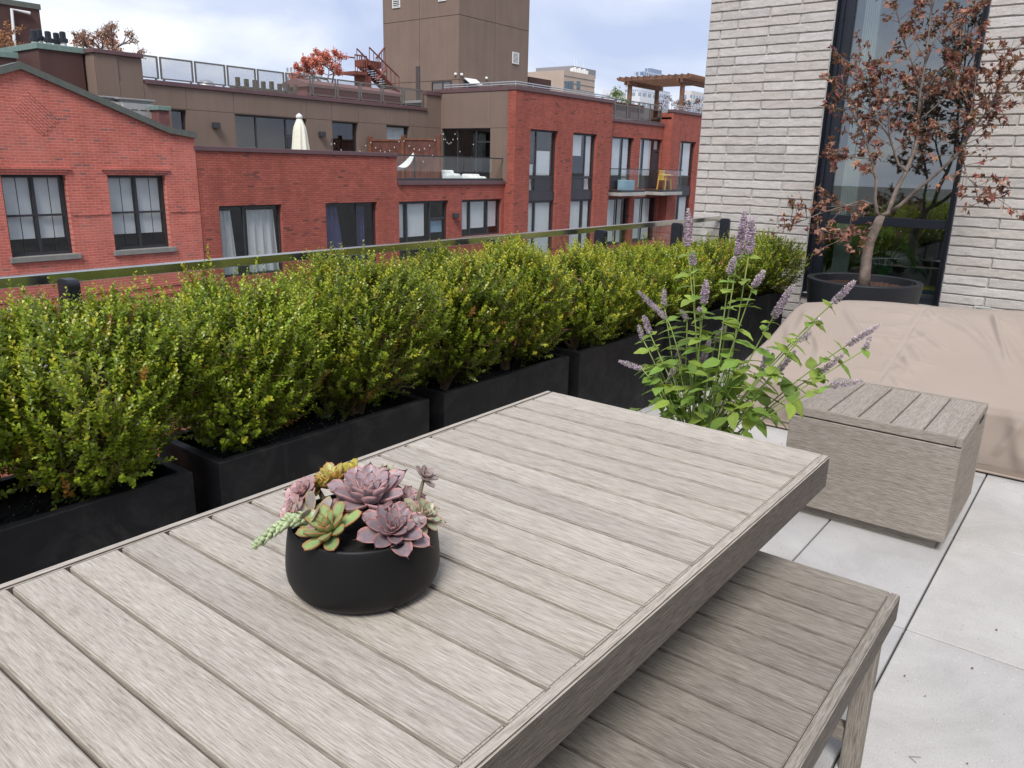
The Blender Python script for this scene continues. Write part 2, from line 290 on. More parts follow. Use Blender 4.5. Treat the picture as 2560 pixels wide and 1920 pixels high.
def wall_holes(mb, axis, plane, u0, u1, z0, z1, holes, depth, sign=1):
    # a flat wall with openings and their reveals. axis 'y': plane is y, u is x;  axis 'x': plane is x, u is y
    us = sorted({u0, u1, *[h[0] for h in holes], *[h[1] for h in holes]}); zs = sorted({z0, z1, *[h[2] for h in holes], *[h[3] for h in holes]})
    us = [u for u in us if u0-1e-6 <= u <= u1+1e-6]; zs = [z for z in zs if z0-1e-6 <= z <= z1+1e-6]
    P = (lambda u, d, z: (u, plane+d*sign, z)) if axis == 'y' else (lambda u, d, z: (plane+d*sign, u, z))
    for i in range(len(us)-1):
        for j in range(len(zs)-1):
            uc, zc = (us[i]+us[i+1])/2, (zs[j]+zs[j+1])/2
            if any(h[0] < uc < h[1] and h[2] < zc < h[3] for h in holes): continue
            mb.quad(P(us[i], 0, zs[j]), P(us[i+1], 0, zs[j]), P(us[i+1], 0, zs[j+1]), P(us[i], 0, zs[j+1]))
    for a, b_, c, d in holes:
        mb.quad(P(a, 0, c), P(a, depth, c), P(a, depth, d), P(a, 0, d)); mb.quad(P(b_, 0, c), P(b_, depth, c), P(b_, depth, d), P(b_, 0, d))
        mb.quad(P(a, 0, d), P(a, depth, d), P(b_, depth, d), P(b_, 0, d)); mb.quad(P(a, 0, c), P(b_, 0, c), P(b_, depth, c), P(a, depth, c))
    return mb

# ------------------------------------------------------------------ ground and street far below
g = MB().quad((-900, -900, -12), (1500, -900, -12), (1500, 1500, -12), (-900, 1500, -12)).build('ground', plain('city_ground', (.12, .118, .112), .95, var=.3, scale=.2, coord='World')); tag(g, kind='structure')
g = MB().box(-80, 120, 7.2, 17.2, -12.05, -11.985).build('street', plain('asphalt', (.05, .05, .052), .9, var=.3, scale=2, coord='World')); tag(g, kind='structure')
for a, b_ in ((4.0, 7.2), (17.2, 20.9)):
    g = MB().box(-80, 120, a, b_, -12.05, -11.86).build('pavement', m_concrete); tag(g, kind='structure')

# ------------------------------------------------------------------ terrace floor of pavers
fl = MB().box(-2.4, 7.5, -2.6, 3.36, -.30, -.028).build('terrace_floor', m_darkgap); tag(fl, kind='structure')
pm = cbox(.8925, .4595, .026, .003)
for i in range(-6, 7):
    for j in range(-6, 8):
        x0 = 2.703+.9*i; y0 = .357+.4665*j
        if x0 > 7.3 or x0 < -2.45 or y0 > 3.0 or y0 < -2.55: continue
        sx = min(.8925, 7.372-x0-.004)
        me = pm if sx > .88 else cbox(sx, .4595, .026, .003)
        link('paver', me, m_paver, fl, T(x0+.004+sx/2, y0+.2333, -.013-.001*random.random()))
kb = MB().box(-2.4, 7.37, 3.08, 3.36, -.27, .06).build('terrace_kerb', m_concrete); tag(kb, kind='structure')
# dry leaf fragments and a twig lying on the pavers
m_dry = plain('dry_leaf_bits', (.10, .03, .025), .8, var=.5)
bits = MB()
for (u, v) in ((2313, 1743), (2491, 1577), (2262, 1692), (2418, 1912), (2510, 1206), (2430, 1673), (1955, 1111)):
    p = onZ(u, v, 0); a = random.random()*6; s = .0022+.002*random.random()
    bits.quad(*[(p[0]+s*math.cos(a+k)*(1.5 if k % 2 else 1), p[1]+s*math.sin(a+k), .0035+.002*(i % 2)) for i, k in enumerate((0, 1.5, 3.1, 4.7))])
p = onZ(2270, 1900, 0); bits.tube([p+(0, -.02, .003), p+(.01, 0, .004), p+(.03, -.025, .003)], .0008, 4)
bo = bits.build('leaf_litter', m_dry); tag(bo, 'tiny dark dry leaf bits scattered on the pale paving', 'leaf litter', kind='stuff')

# ------------------------------------------------------------------ planters
PX = [(.24, 1.246), (1.341, 2.360), (2.455, 3.453), (3.558, 4.560), (4.662, 5.665), (5.772, 6.815)]
PN = ['directly left of the open joint beside the succulent bowl', '', '', '', '', '']
plabel = ['black trough planter at the open end of the row, furthest from the grey brick wall', 'second black trough planter from the open end of the hedge row',
          'third black trough planter from the open end, beside the table corner', 'fourth black trough planter from the open end, its base showing behind the lilac flowers',
          'black trough planter second from the grey brick wall, hidden behind the lilac flowers', 'black trough planter standing closest to the grey brick wall']
PY0, PY1, PH = 2.275, 2.678, .508
for (x0, x1), lb in zip(PX, plabel):
    t_ = thing('trough_planter', ((x0+x1)/2, (PY0+PY1)/2, 0), lb, 'planter', 'black trough planters along the glass railing')
    w = .034; o = [(x0, PY0), (x1, PY0), (x1, PY1), (x0, PY1)]; n = [(x0+w, PY0+w), (x1-w, PY0+w), (x1-w, PY1-w), (x0+w, PY1-w)]
    vs = [(*p, 0) for p in o]+[(*p, PH) for p in o]+[(*p, PH) for p in n]+[(*p, .36) for p in n]
    fs = [(i, (i+1) % 4, (i+1) % 4+4, i+4) for i in range(4)]+[(i+4, (i+1) % 4+4, (i+1) % 4+8, i+8) for i in range(4)]+[(i+8, (i+1) % 4+8, (i+1) % 4+12, i+12) for i in range(4)]+[(3, 2, 1, 0), (12, 13, 14, 15)]
    mb = MB(); mb.add(vs, fs); me = mb.mesh()
    bm = bmesh.new(); bm.from_mesh(me); bmesh.ops.bevel(bm, geom=[e for e in bm.edges if max(v.co.z for v in e.verts) > .4 and min(v.co.z for v in e.verts) > -.1], offset=.003, segments=1, affect='EDGES'); bm.to_mesh(me); bm.free()
    link('shell', me, m_black, t_)
    nx, ny = 60, 24; sv = []; sf = []
    xs = np.linspace(x0+w-.004, x1-w+.004, nx); ys = np.linspace(PY0+w-.004, PY1-w+.004, ny)
    for i in range(nx):
        for j in range(ny): sv.append((xs[i], ys[j], .432+.012*rng.random()+.012*math.sin(xs[i]*9+ys[j]*5)))
    for i in range(nx-1):
        for j in range(ny-1): sf.append((i*ny+j, (i+1)*ny+j, (i+1)*ny+j+1, i*ny+j+1))
    MB().add(sv, sf).build('soil', m_soil, t_)
    pb = MB()
    for k in range(130):
        c = np.array([rng.uniform(x0+.05, x1-.05), rng.uniform(PY0+.05, PY1-.05), .452]); s = rng.uniform(.0012, .0032)
        pb.add([c+s*np.array(q) for q in ((1, 0, 0), (-.5, .9, 0), (-.5, -.9, 0), (0, 0, 1.2))], [(0, 1, 3), (1, 2, 3), (2, 0, 3)])
    tag(pb.build('perlite', plain('perlite', (.5, .48, .45), .9) if 'perlite' not in bpy.data.materials else bpy.data.materials['perlite'], t_), kind='stuff')

# ------------------------------------------------------------------ glass railing
rl = thing('glass_railing', (2.4, 3.17, 0), 'clear glass balustrade with a polished steel top rail behind the hedge', 'railing')
MB().box(-2.4, 7.376, 3.16, 3.20, 1.028, 1.068).build('top_rail', m_steel, rl, bevel=.003)
JX = [-2.4, -1.24, -.01, 1.22, 2.45, 3.68, 4.91, 6.14, 7.37]
for a, b_ in zip(JX[:-1], JX[1:]):
    MB().box(a+.008, b_-.008, 3.174, 3.186, .062, 1.027).build('glass_panel', m_glass, rl, bevel=.001)
def bracket_mesh():
    mb = MB(); hx, hy, top = .022, .045, 1.062; poly = []
    for a in range(0, 91, 15): poly.append((-hy+.022-.022*math.cos(math.radians(a)), top-.022+.022*math.sin(math.radians(a))))
    for a in range(0, 91, 15): poly.append((hy-.022+.022*math.sin(math.radians(a)), top-.022+.022*math.cos(math.radians(a))))
    poly += [(hy, .0), (-hy, .0)]; mb.prism(poly, -hx, hx, 'x'); return mb.mesh(bevel=.004, seg=2)
bme = bracket_mesh(); pst = []
for k, X in enumerate((.02, 1.25, 2.48, 3.71, 4.94, 6.16, 7.16)):
    pst.append(link('post', bme, m_blackmetal, rl, T(X, 3.03, .061 if False else 0.0)))
MB().tube([(1.235, 3.0, .78), (1.16, 2.99, .86), (1.02, 2.97, .985)], .014, 10).build('brace', plain('grey_tube', (.13, .14, .16), .5), pst[1], smooth=True)

# ------------------------------------------------------------------ grey brick building with its tall window
GX = 7.38; WY0, WY1, WZ0, WZ1 = 1.165, 2.312, .42, 3.75; EDGE = 3.462
gb = thing('grey_brick_building', (GX, 1, 0), 'building wall of long pale grey bricks with a tall dark window beside the terrace', 'building')
mb = MB(); wall_holes(mb, 'x', GX, -3.6, EDGE, -.30, 7.0, [(WY0, WY1, WZ0, WZ1)], .3)
mb.quad((GX, EDGE, -.3), (GX+6, EDGE, -.3), (GX+6, EDGE, 7), (GX, EDGE, 7)); mb.quad((GX, -3.6, 7), (GX, EDGE, 7), (GX+6, EDGE, 7), (GX+6, -3.6, 7)); mb.quad((GX, -3.6, -.3), (GX+6, -3.6, -.3), (GX+6, -3.6, 7), (GX, -3.6, 7)); mb.quad((GX+6, -3.6, -.3), (GX+6, EDGE, -.3), (GX+6, EDGE, 7), (GX+6, -3.6, 7))
mb.build('wall', m_mortar, gb)
MB().box(-2.4, GX+6, -3.6, 3.36, -12.1, -.302).build('lower_storeys', m_concrete, gb)
jr = float(onX(2515, 468, GX)[1]); PIT = .0785; J0 = 2.749
BV = {}
def brick_mesh(ln, var):
    key = (round(ln, 3), var)
    if key in BV: return BV[key]
    r = random.Random(hash(key) & 0xffff); n = max(4, int(ln/.05)); mb = MB(); H = PIT-.0105; vs = []
    top = [H/2-r.random()*.0012 for _ in range(n+1)]; bot = [-H/2+(r.random()**3)*.006 for _ in range(n+1)]; D = .0125
    for i in range(n+1):
        y_ = -ln/2+ln*i/n; e_ = .0025
        vs += [(0, y_, bot[i]), (0, y_, top[i]), (-D+.003, y_, bot[i]), (-D+.003, y_, top[i]), (-D-.0015*r.random(), y_ if 0 < i < n else y_+(e_ if i == 0 else -e_), bot[i]+.003), (-D-.0015*r.random(), y_ if 0 < i < n else y_+(e_ if i == 0 else -e_), top[i]-.003)]
    fs = []
    for i in range(n):
        a, b_ = i*6, (i+1)*6
        fs += [(a+4, b_+4, b_+5, a+5), (a+2, b_+2, b_+4, a+4), (a+5, b_+5, b_+3, a+3), (a, b_, b_+2, a+2), (a+3, b_+3, b_+1, a+1)]
    a = n*6; fs += [(0, 2, 3, 1), (2, 4, 5, 3), (a, a+1, a+3, a+2), (a+2, a+3, a+5, a+4)]
    mb.add(vs, fs); BV[key] = mb.mesh(); return BV[key]
cnt = 0; rest = MB()
def place_brick(ya, yb, zc):
    global cnt
    ln = yb-ya-.0135
    if ln < .02: return
    vis = zc < 3.08 and yb > .45 and zc > .02
    if vis and cnt < 298:
        link('brick', brick_mesh(ln, random.randrange(6)), m_greybrick, gb, T(GX, (ya+yb)/2, zc+random.uniform(-.0008, .0008))); cnt += 1
    else: rest.box(GX-.0125, GX, ya+.005, yb-.005, zc-.034, zc+.034)
order = []
for r in range(-36, 22):
    z_ = J0+PIT*(r+.5); A = (r % 2 == 1)
    if z_ < -.2: continue
    left = [EDGE, 3.340, 2.8825, WY1] if A else [EDGE, 3.176, 2.607, WY1]
    off = 0 if A else -.2825
    right = [WY0]+[jr+off-.565*k for k in range(8) if jr+off-.565*k < WY0-.05]
    segs = [(b_, a) for a, b_ in zip(left[:-1], left[1:])] if z_ < WZ1 else [(-3.6+.565*k+(0 if A else .28), -3.6+.565*(k+1)+(0 if A else .28)) for k in range(12)]
    if z_ < WZ1: segs += [(b_, a) for a, b_ in zip(right[:-1], right[1:])]
    if z_ < WZ0: segs += [(WY0, (WY0+WY1)/2), ((WY0+WY1)/2, WY1)]
    for s in segs: order.append((s[0], min(s[1], EDGE), z_))
order.sort(key=lambda s: abs(s[2]-1.6)+ (3 if s[1] < .5 else 0))
for s in order: place_brick(*s)
tag(rest.build('brick_remainder', m_greybrick, gb), kind='stuff')
FX = GX+.10
win = MB(); fy0, fy1 = WY0+.01, WY1-.004
win.box(FX, FX+.07, fy1-.115, fy1, WZ0, WZ1); win.box(FX+.002, FX+.068, fy0, fy0+.05, WZ0, WZ1)
win.box(FX+.004, FX+.066, fy0+.05, fy1-.115, 1.062, 1.135); win.box(FX+.004, FX+.066, fy0+.05, fy1-.115, WZ0, WZ0+.06); win.box(FX+.004, FX+.066, fy0+.05, fy1-.115, WZ1-.06, WZ1)
win.box(GX-.006, FX-.001, fy1-.004, fy1+.002, WZ0, WZ1); win.box(GX-.004, FX-.001, WY0-.001, fy0+.004, WZ0, WZ1)
win.box(FX-.03, FX-.002, fy1-.04, fy1-.006, WZ0, WZ1)
win.box(GX-.03, FX+.05, fy0, fy1, WZ0-.035, WZ0-.001)
wo = win.build('window', m_navy, gb, bevel=.002)
for z0, z1 in ((WZ0+.062, 1.060), (1.137, WZ1-.062)):
    MB().box(FX+.03, FX+.042, fy0+.052, fy1-.117, z0, z1).build('pane', m_nearglass, wo)
rm = MB(); a, b_ = FX+.09, FX+3.4
rm.quad((a, .2, .38), (b_, .2, .38), (b_, 3.3, .38), (a, 3.3, .38)); rm.quad((b_, .2, .38), (b_, 3.3, .38), (b_, 3.3, 3.8), (b_, .2, 3.8)); rm.quad((a, .2, .38), (a, .2, 3.8), (b_, .2, 3.8), (b_, .2, .38)); rm.quad((a, 3.3, .38), (b_, 3.3, .38), (b_, 3.3, 3.8), (a, 3.3, 3.8)); rm.quad((a, .2, 3.8), (a, 3.3, 3.8), (b_, 3.3, 3.8), (b_, .2, 3.8))
rm.build('room_interior', plain('room_walls', (.42, .43, .40), .9, var=.1, scale=.5, coord='World'), wo)
# sheer curtain just inside the glass
cu = MB(); vs = []; n = 60
for j, z_ in enumerate(np.linspace(.5, 3.7, 6)):
    for i in range(n): vs.append((FX+.26+.028*math.sin(i*.8+.2*j), 2.18-.16*i/n*(1-.2*j/5), z_))
cu.add(vs, [(j*n+i, j*n+i+1, (j+1)*n+i+1, (j+1)*n+i) for j in range(5) for i in range(n-1)])
cu.build('curtain', plain('sheer_curtain', (.60, .64, .64), .9, var=.05), wo, smooth=True)
# houseplants and books behind the glass
def houseplant(loc, label, leaves, seed):
    t_ = thing('houseplant', loc, label, 'houseplant'); r = random.Random(seed); m = leafmat('houseplant_leaf_%d' % seed, tint=False, base=(.035, .14, .035), trans=.2, rough=.3)
    MB().lathe([(0, 0), (.09, 0), (.12, .16), (.125, .2), (.11, .2), (.10, .17), (0, .17)], loc, 20).build('pot', plain('indoor_pot_%d' % seed, (.12, .12, .12), .5), t_)
    st = MB()
    for k in range(leaves):
        az = r.uniform(0, 6.28); rr = r.uniform(.12, .36); h = r.uniform(.25, .75); ex = math.cos(az)*rr*.55; ey = math.sin(az)*rr
        b0 = np.array(loc)+(0, 0, .17); tip = np.array(loc)+(ex, ey, h); mid = (b0+tip)/2+(0, 0, .1); st.tube([b0, mid, tip], .005, 5)
        s = r.uniform(.16, .3); mb = MB(); pts = []; n = 9
        for i in range(n):
            q = i/(n-1); wd = .42*math.sin(math.pi*min(1, q*1.02)**.75)+.01
            if i % 2 and 1 < i < 8: wd *= .55 if seed == 1 else .95
            droop = -.5*q*q
            pts.append((q, wd, droop))
        vs = [];
        for q, wd, d in pts: vs += [(q*s, -wd*s, d*s+.03), (q*s, 0, d*s), (q*s, wd*s, d*s+.03)]
        fs = []
        for i in range(n-1): fs += [(i*3, i*3+1, i*3+4, i*3+3), (i*3+1, i*3+2, i*3+5, i*3+4)]
        mb.add(vs, fs); mb.build('leaf', m, t_, Matrix.Translation(Vector(tip)) @ Matrix.Rotation(az+r.uniform(-.6, .6), 4, 'Z') @ Matrix.Rotation(r.uniform(-.3, .5), 4, 'Y'), smooth=True)
    st.build('stems', plain('indoor_stem_%d' % seed, (.03, .10, .03), .5), t_)
houseplant((FX+.52, 1.78, .381), 'big split leaf houseplant behind the tall dark window', 15, 1)
houseplant((FX+.58, 2.12, .381), 'bushy green houseplant by the sheer curtain behind the window', 15, 2)
houseplant((FX+.95, 1.60, .75), 'tall leafy houseplant standing deeper in the room behind the window', 9, 3)
sh = MB().box(FX+.75, FX+1.2, 1.4, 2.2, .381, .749).build('cabinet', plain('cabinet_white', (.35, .35, .33), .6)); tag(sh, 'low pale cabinet inside the room behind the window', 'cabinet')
zb = .381
for k, (h, c, w, lb) in enumerate(((.055, (.35, .42, .38), .2, 'pale green book at the bottom of the stack behind the window'), (.05, (.42, .40, .36), .19, 'cream book in the middle of the stack behind the window'), (.035, (.06, .12, .16), .19, 'dark blue book near the top of the stack behind the window'), (.02, (.55, .46, .04), .2, 'yellow book on top of the stack behind the window'))):
    bk = MB().box(FX+.18, FX+.36, 1.235, 1.235+w, zb, zb+h).build('book', plain('book_cover_%d' % k, c, .5), bevel=.004); zb += h+.0005; tag(bk, lb, 'book', 'books stacked behind the window')
MB().box(-2.4, GX, -3.6, -2.6, -.29, 3.3).build('unseen_rear_wing', m_greybrick, gb)  # unseen wing added behind the camera to dim sky light on near faces
# weatherproof socket at the foot of the wall
ot = thing('outdoor_socket', (GX-.02, .837, .45), 'grey weatherproof outdoor socket low on the grey brick wall', 'socket')
MB().box(GX-.055, GX-.014, .775, .90, .40, .478).build('cover', plain('socket_grey', (.32, .33, .31), .5), ot, bevel=.006)
MB().box(GX-.058, GX-.0555, .80, .875, .452, .462).build('slots', m_darkgap, ot)
# ------------------------------------------------------------------ dining table
TX0, TX1, TY0, TY1, TZ = -.36, 2.134, .536, 1.492, .75
tb = thing('dining_table', ((TX0+TX1)/2, (TY0+TY1)/2, 0), 'long weathered grey teak dining table with cross slats', 'table')
SW = .022
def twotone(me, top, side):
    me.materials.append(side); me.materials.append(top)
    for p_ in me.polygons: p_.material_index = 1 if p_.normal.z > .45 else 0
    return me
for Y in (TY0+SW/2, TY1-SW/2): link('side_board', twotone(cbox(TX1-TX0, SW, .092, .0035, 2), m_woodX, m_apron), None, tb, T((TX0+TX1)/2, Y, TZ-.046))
for X in (TX0+SW/2, TX1-SW/2): link('end_board', cbox(SW, TY1-TY0-2*SW-.001, .092, .003), m_woodY, tb, T(X, (TY0+TY1)/2, TZ-.046))
pw = .0916; plank = [cbox(pw-.001*k, TY1-TY0-2*SW-.003-.001*k, .034, .0028, 2) for k in range(3)]
k = 0; X = 2.1115
while X-pw > TX0+SW:
    tilt = random.uniform(-.004, .004)
    link('slat', plank[k % 3], m_woodY, tb, T(X-pw/2, (TY0+TY1)/2+random.uniform(-.0008, .0008), TZ-.0185+random.uniform(-.0008, .0008)) @ Matrix.Rotation(tilt, 4, 'Y') @ Matrix.Rotation(random.uniform(-.0012, .0012), 4, 'Z')); X -= .0987+random.uniform(-.0008, .0008); k += 1
for Y in (.72, 1.014, 1.31): link('under_rail', cbox(TX1-TX0-.05, .06, .045, .002), m_woodX, tb, T((TX0+TX1)/2, Y, TZ-.060))
for X in (TX0+.30, TX1-.62):
    for Y in (TY0+.22, TY1-.20): link('leg', cbox(.075, .075, TZ-.072, .004), m_woodZ, tb, T(X, Y, (TZ-.072)/2))

# ------------------------------------------------------------------ bench
BX0, BX1, BY0, BY1, BZ = -.30, 2.053, .295, .745, .45
bn = thing('bench', ((BX0+BX1)/2, (BY0+BY1)/2, 0), 'slatted grey teak bench pushed under the dining table', 'bench')
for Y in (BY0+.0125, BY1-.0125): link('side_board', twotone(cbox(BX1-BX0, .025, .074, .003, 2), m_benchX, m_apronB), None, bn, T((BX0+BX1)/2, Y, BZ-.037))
for X in (BX0+.0125, BX1-.0125): link('end_board', cbox(.025, BY1-BY0-.051, .074, .003), m_benchY, bn, T(X, (BY0+BY1)/2, BZ-.037))
bpl = cbox(.0915, BY1-BY0-.054, .03, .002, 2); X = 2.0265
while X-.0945 > BX0+.02:
    link('slat', bpl, m_benchY, bn, T(X-.0463, (BY0+BY1)/2, BZ-.0165+random.uniform(-.0006, .0006)) @ Matrix.Rotation(random.uniform(-.004, .004), 4, 'Y')); X -= .0983+random.uniform(-.0006, .0006)
link('under_rail', cbox(BX1-BX0-.06, .05, .04, .002), m_benchX, bn, T((BX0+BX1)/2, .52, BZ-.054))
for X in (BX0+.15, 1.902):
    for Y in (BY0+.026, BY1-.026): link('leg', cbox(.046, .046, BZ-.0765, .003), m_benchZ, bn, T(X, Y, (BZ-.0765)/2))
    link('stretcher', cbox(.04, BY1-BY0-.1, .04, .003), m_benchY, bn, T(X, (BY0+BY1)/2, .10))

# ------------------------------------------------------------------ storage chest
CX0, CX1, CY0, CY1, CZ = 3.393, 4.058, .366, 1.046, .5
ch = thing('storage_chest', ((CX0+CX1)/2, (CY0+CY1)/2, 0), 'square grey teak storage chest with a slatted lid beside the covered sofa', 'chest')
link('plinth', cbox(CX1-CX0-.07, CY1-CY0-.07, .05, .002), m_chestY, ch, T((CX0+CX1)/2, (CY0+CY1)/2, .025))
pn = .018
link('front_panel', cbox(pn, CY1-CY0, .408, .002), m_chestY, ch, T(CX0-.004+pn/2, (CY0+CY1)/2, .05+.204)); link('back_panel', cbox(pn, CY1-CY0, .408, .002), m_chestY, ch, T(CX1-pn/2, (CY0+CY1)/2, .05+.204))
for Y in (CY0+pn/2+.001, CY1-pn/2-.001): link('side_panel', cbox(CX1-CX0-2*pn, pn, .408, .002), m_chestX, ch, T((CX0+CX1)/2, Y, .05+.204))
for Y in (CY0+.0125, CY1-.0125): link('lid_side', cbox(CX1-CX0, .025, .037, .003, 2), m_chestX, ch, T((CX0+CX1)/2, Y, CZ-.0185))
for X in (CX0+.0125, CX1-.0125): link('lid_end', cbox(.025, CY1-CY0-.051, .037, .003, 2), m_chestY, ch, T(X, (CY0+CY1)/2, CZ-.0185))
lp = cbox(CX1-CX0-.054, .1205, .024, .002, 2)
for k in range(5): link('lid_slat', lp, m_chestX, ch, T((CX0+CX1)/2, .3885+.0635+.1271*k, CZ-.0140+random.uniform(-.0005, .0005)))
link('finger_slot', cbox(.11, .006, .022, .002), m_darkgap, ch, T(3.90, CY0+.0005, .462))

# ------------------------------------------------------------------ covered sofa
def cover():
    nu, nv = 470, 300; prof_s = np.linspace(0, 1, nv)
    key_s = np.array([0, .05, .215, .245, .27, .60, .655, .70, .78, .81, 1.0])
    Ys = np.concatenate([np.linspace(-1.7, 1.74, nu-36), 1.74+.10*np.sin(np.linspace(0, math.pi/2, 37)[1:])]); cs = np.concatenate([np.ones(nu-36), np.cos(np.linspace(0, math.pi/2, 37)[1:])**.8])
    V = np.zeros((nu, nv, 3))
    for i, (Y, c) in enumerate(zip(Ys, cs)):
        r = np.interp(Y, [-1.7, .42, 1.5, 1.8], [.705, .70, .635, .585]); fz = np.interp(Y, [-1.7, .3, 1.2, 1.8], [.385, .37, .345, .31])
        kx = [4.553, 4.553, 4.565, 4.585, 4.64, 5.57, 5.68, 5.84, 5.93, 5.96, 6.0]; kz = [.008, .09, fz-.05, fz-.012, fz+.012, r-.02, r, r-.012, r-.07, r-.13, .008]
        X = np.interp(prof_s, key_s, kx); Z = np.interp(prof_s, key_s, kz)
        V[i, :, 0] = X; V[i, :, 1] = Y; V[i, :, 2] = .008+(Z-.008)*max(c, .0)
    for _ in range(3):     # soften the profile corners
        V[:, 1:-1, [0, 2]] = .25*V[:, :-2, [0, 2]]+.5*V[:, 1:-1, [0, 2]]+.25*V[:, 2:, [0, 2]]
    # folds: (y0, s0, y1, s1, width, height)
    folds = []
    R = random.Random(8)
    for k in range(15):    # short gathers along the seam
        s0 = .27+.026*k+R.uniform(-.008, .008); folds.append((.955, s0, .955-R.uniform(.08, .30), s0+R.uniform(-.07, .05), R.uniform(.009, .015), R.uniform(.005, .011)))
        if k % 2: folds.append((.96, s0+.01, .96+R.uniform(.08, .28), s0+R.uniform(-.02, .06), R.uniform(.010, .018), R.uniform(.004, .009)))
    for k in range(16):    # long tension folds fanning from the back ridge
        y0 = .70-.15*k+R.uniform(-.05, .05); folds.append((y0, .62, y0-R.uniform(.12, .45), .27+R.uniform(0, .14), R.uniform(.014, .030), R.uniform(.010, .024)))
    for k in range(12): y0 = 1.65-.3*k+R.uniform(-.1, .1); folds.append((y0, .23, y0+R.uniform(-.12, .12), .02, R.uniform(.03, .06), R.uniform(.006, .016)))
    for k in range(6): y0 = 1.72-.06*k; folds.append((y0, .62-.03*k, y0-R.uniform(.05, .3), .30+R.uniform(-.05, .1), R.uniform(.015, .03), R.uniform(.005, .012)))
    for q in ((.90, .60, .62, .50), (.86, .62, .50, .44), (.80, .63, .35, .38), (.72, .63, .25, .50), (.93, .50, .70, .42), (.93, .44, .78, .36), (.60, .62, .15, .30), (.45, .62, .05, .30), (.93, .38, .80, .34), (.94, .33, .82, .31), (1.0, .56, 1.28, .60), (.99, .50, 1.32, .52), (.98, .45, 1.2, .44), (1.66, .55, 1.36, .35), (1.72, .50, 1.5, .30), (1.45, .60, 1.15, .42), (1.70, .24, 1.62, .03), (1.35, .24, 1.42, .04), (.30, .24, .22, .03), (.24, .23, .34, .06)):
        folds.append((*q, R.uniform(.018, .032), R.uniform(.010, .018)))
    SS, YY = np.meshgrid(prof_s, Ys); D = np.zeros_like(SS); LS = 2.9
    for y0, s0, y1, s1, wd, h in folds:
        a = np.array([y0, s0*LS]); b = np.array([y1, s1*LS]); d = b-a; L2 = (d*d).sum(); px, py = YY-a[0], SS*LS-a[1]
        q = np.clip((px*d[0]+py*d[1])/L2, 0, 1); dist = np.hypot(px-q*d[0], py-q*d[1]); D += h*np.exp(-(dist/wd)**2)*np.clip(np.sin(math.pi*np.clip(q*.96+.02, 0, 1))*1.3, 0, 1)
    D += .006*np.sin(YY*3.1+SS*9)*np.sin(SS*14+YY*1.7)+.004*np.sin(YY*7.7-SS*21)
    D += -.006*np.exp(-((YY-.957)/.006)**2)*(SS > .255)*(SS < .8)+.005*np.exp(-((YY-.957-.014*np.sin(SS*60))/.02)**2)*(SS > .255)*(SS < .66)
    du = np.gradient(V, axis=0); dv = np.gradient(V, axis=1); nrm = np.cross(dv, du); nrm /= np.linalg.norm(nrm, axis=2)[:, :, None]+1e-9
    nrm *= np.sign(nrm[:, nv//2, 2].mean()) or 1
    fade = np.clip(SS/.03, 0, 1)*np.clip((1-SS)/.03, 0, 1); V += nrm*(D*fade)[:, :, None]; V[:, :, 2] = np.maximum(V[:, :, 2], .006)
    f = [(i*nv+j, (i+1)*nv+j, (i+1)*nv+j+1, i*nv+j+1) for i in range(nu-1) for j in range(nv-1)]
    return MB().add(V.reshape(-1, 3), f), V
sf = thing('covered_sofa', (5.25, .1, 0), 'low outdoor sofa under a wrinkled taupe fabric cover', 'sofa cover')
cmb, CV = cover(); co = cmb.build('cover', m_cover, sf, smooth=True)
so = co.modifiers.new('thick', 'SOLIDIFY'); so.thickness = .003; so.offset = -1
hem = MB(); pts = [(4.545, y_, .055+.004*math.sin(y_*9)) for y_ in np.linspace(-1.68, 1.68, 60)]
hem.tube(pts, .0035, 5); hem.tube([(4.543, y_, .014) for y_ in np.linspace(-1.68, 1.7, 60)], .007, 6); hem.build('hem', m_cover, co, smooth=True)

# ------------------------------------------------------------------ succulent bowl on the table
BC = (.862, 1.0, TZ)
bw = thing('bowl_planter', BC, 'matte black round bowl planter on the dining table', 'planter')
MB().lathe([(0, .0005), (.106, .0005), (.117, .0035), (.126, .010), (.133, .019), (.1372, .030), (.1390, .042), (.1392, .054), (.1380, .072), (.1358, .093), (.1330, .112), (.1312, .1225), (.130, .126), (.1275, .1275), (.125, .126), (.1245, .118), (.123, .106), (0, .106)], BC, 72).build('bowl', plain('matte_black_ceramic', (.0065, .0065, .007), .5, var=.12, spec=.26), bw, smooth=True)
sb = MB(); n = 24
for i in range(n):
    for j in range(n): sb.v.append((BC[0]+(i/(n-1)-.5)*.236*math.sqrt(max(.0, 1-((j/(n-1)-.5)*2)**2*.999)), BC[1]+(j/(n-1)-.5)*.236, TZ+.110+.006*rng.random()))
sb.f = [(i*n+j, (i+1)*n+j, (i+1)*n+j+1, i*n+j+1) for i in range(n-1) for j in range(n-1)]; sb.build('soil', m_soil, bw)
def succ_mat(name):
    m, t, b = newmat(name); b.inputs['Roughness'].default_value = .42; b.inputs['Specular IOR Level'].default_value = .45
    at = nd(t, 'ShaderNodeAttribute', attribute_name='tint'); oi = nd(t, 'ShaderNodeObjectInfo'); c = mixc(t, .8, at.outputs['Color'], ramp(t, oi.outputs['Random'], [(0, (.78, .76, .78)), (1, (1.08, 1.06, 1.04))]), 'MULTIPLY')
    c = mixc(t, .45, c, ramp(t, noise(t, mapped(t, coord='World'), 90, 4, .6), [(.35, (.72, .68, .72)), (.65, (1.06, 1.06, 1.06))]), 'MULTIPLY')
    t.links.new(c, b.inputs['Base Color']); b.inputs['Subsurface Weight'].default_value = .22; b.inputs['Subsurface Radius'].default_value = (.006, .004, .003); return m
m_succ = succ_mat('succulent_leaf')
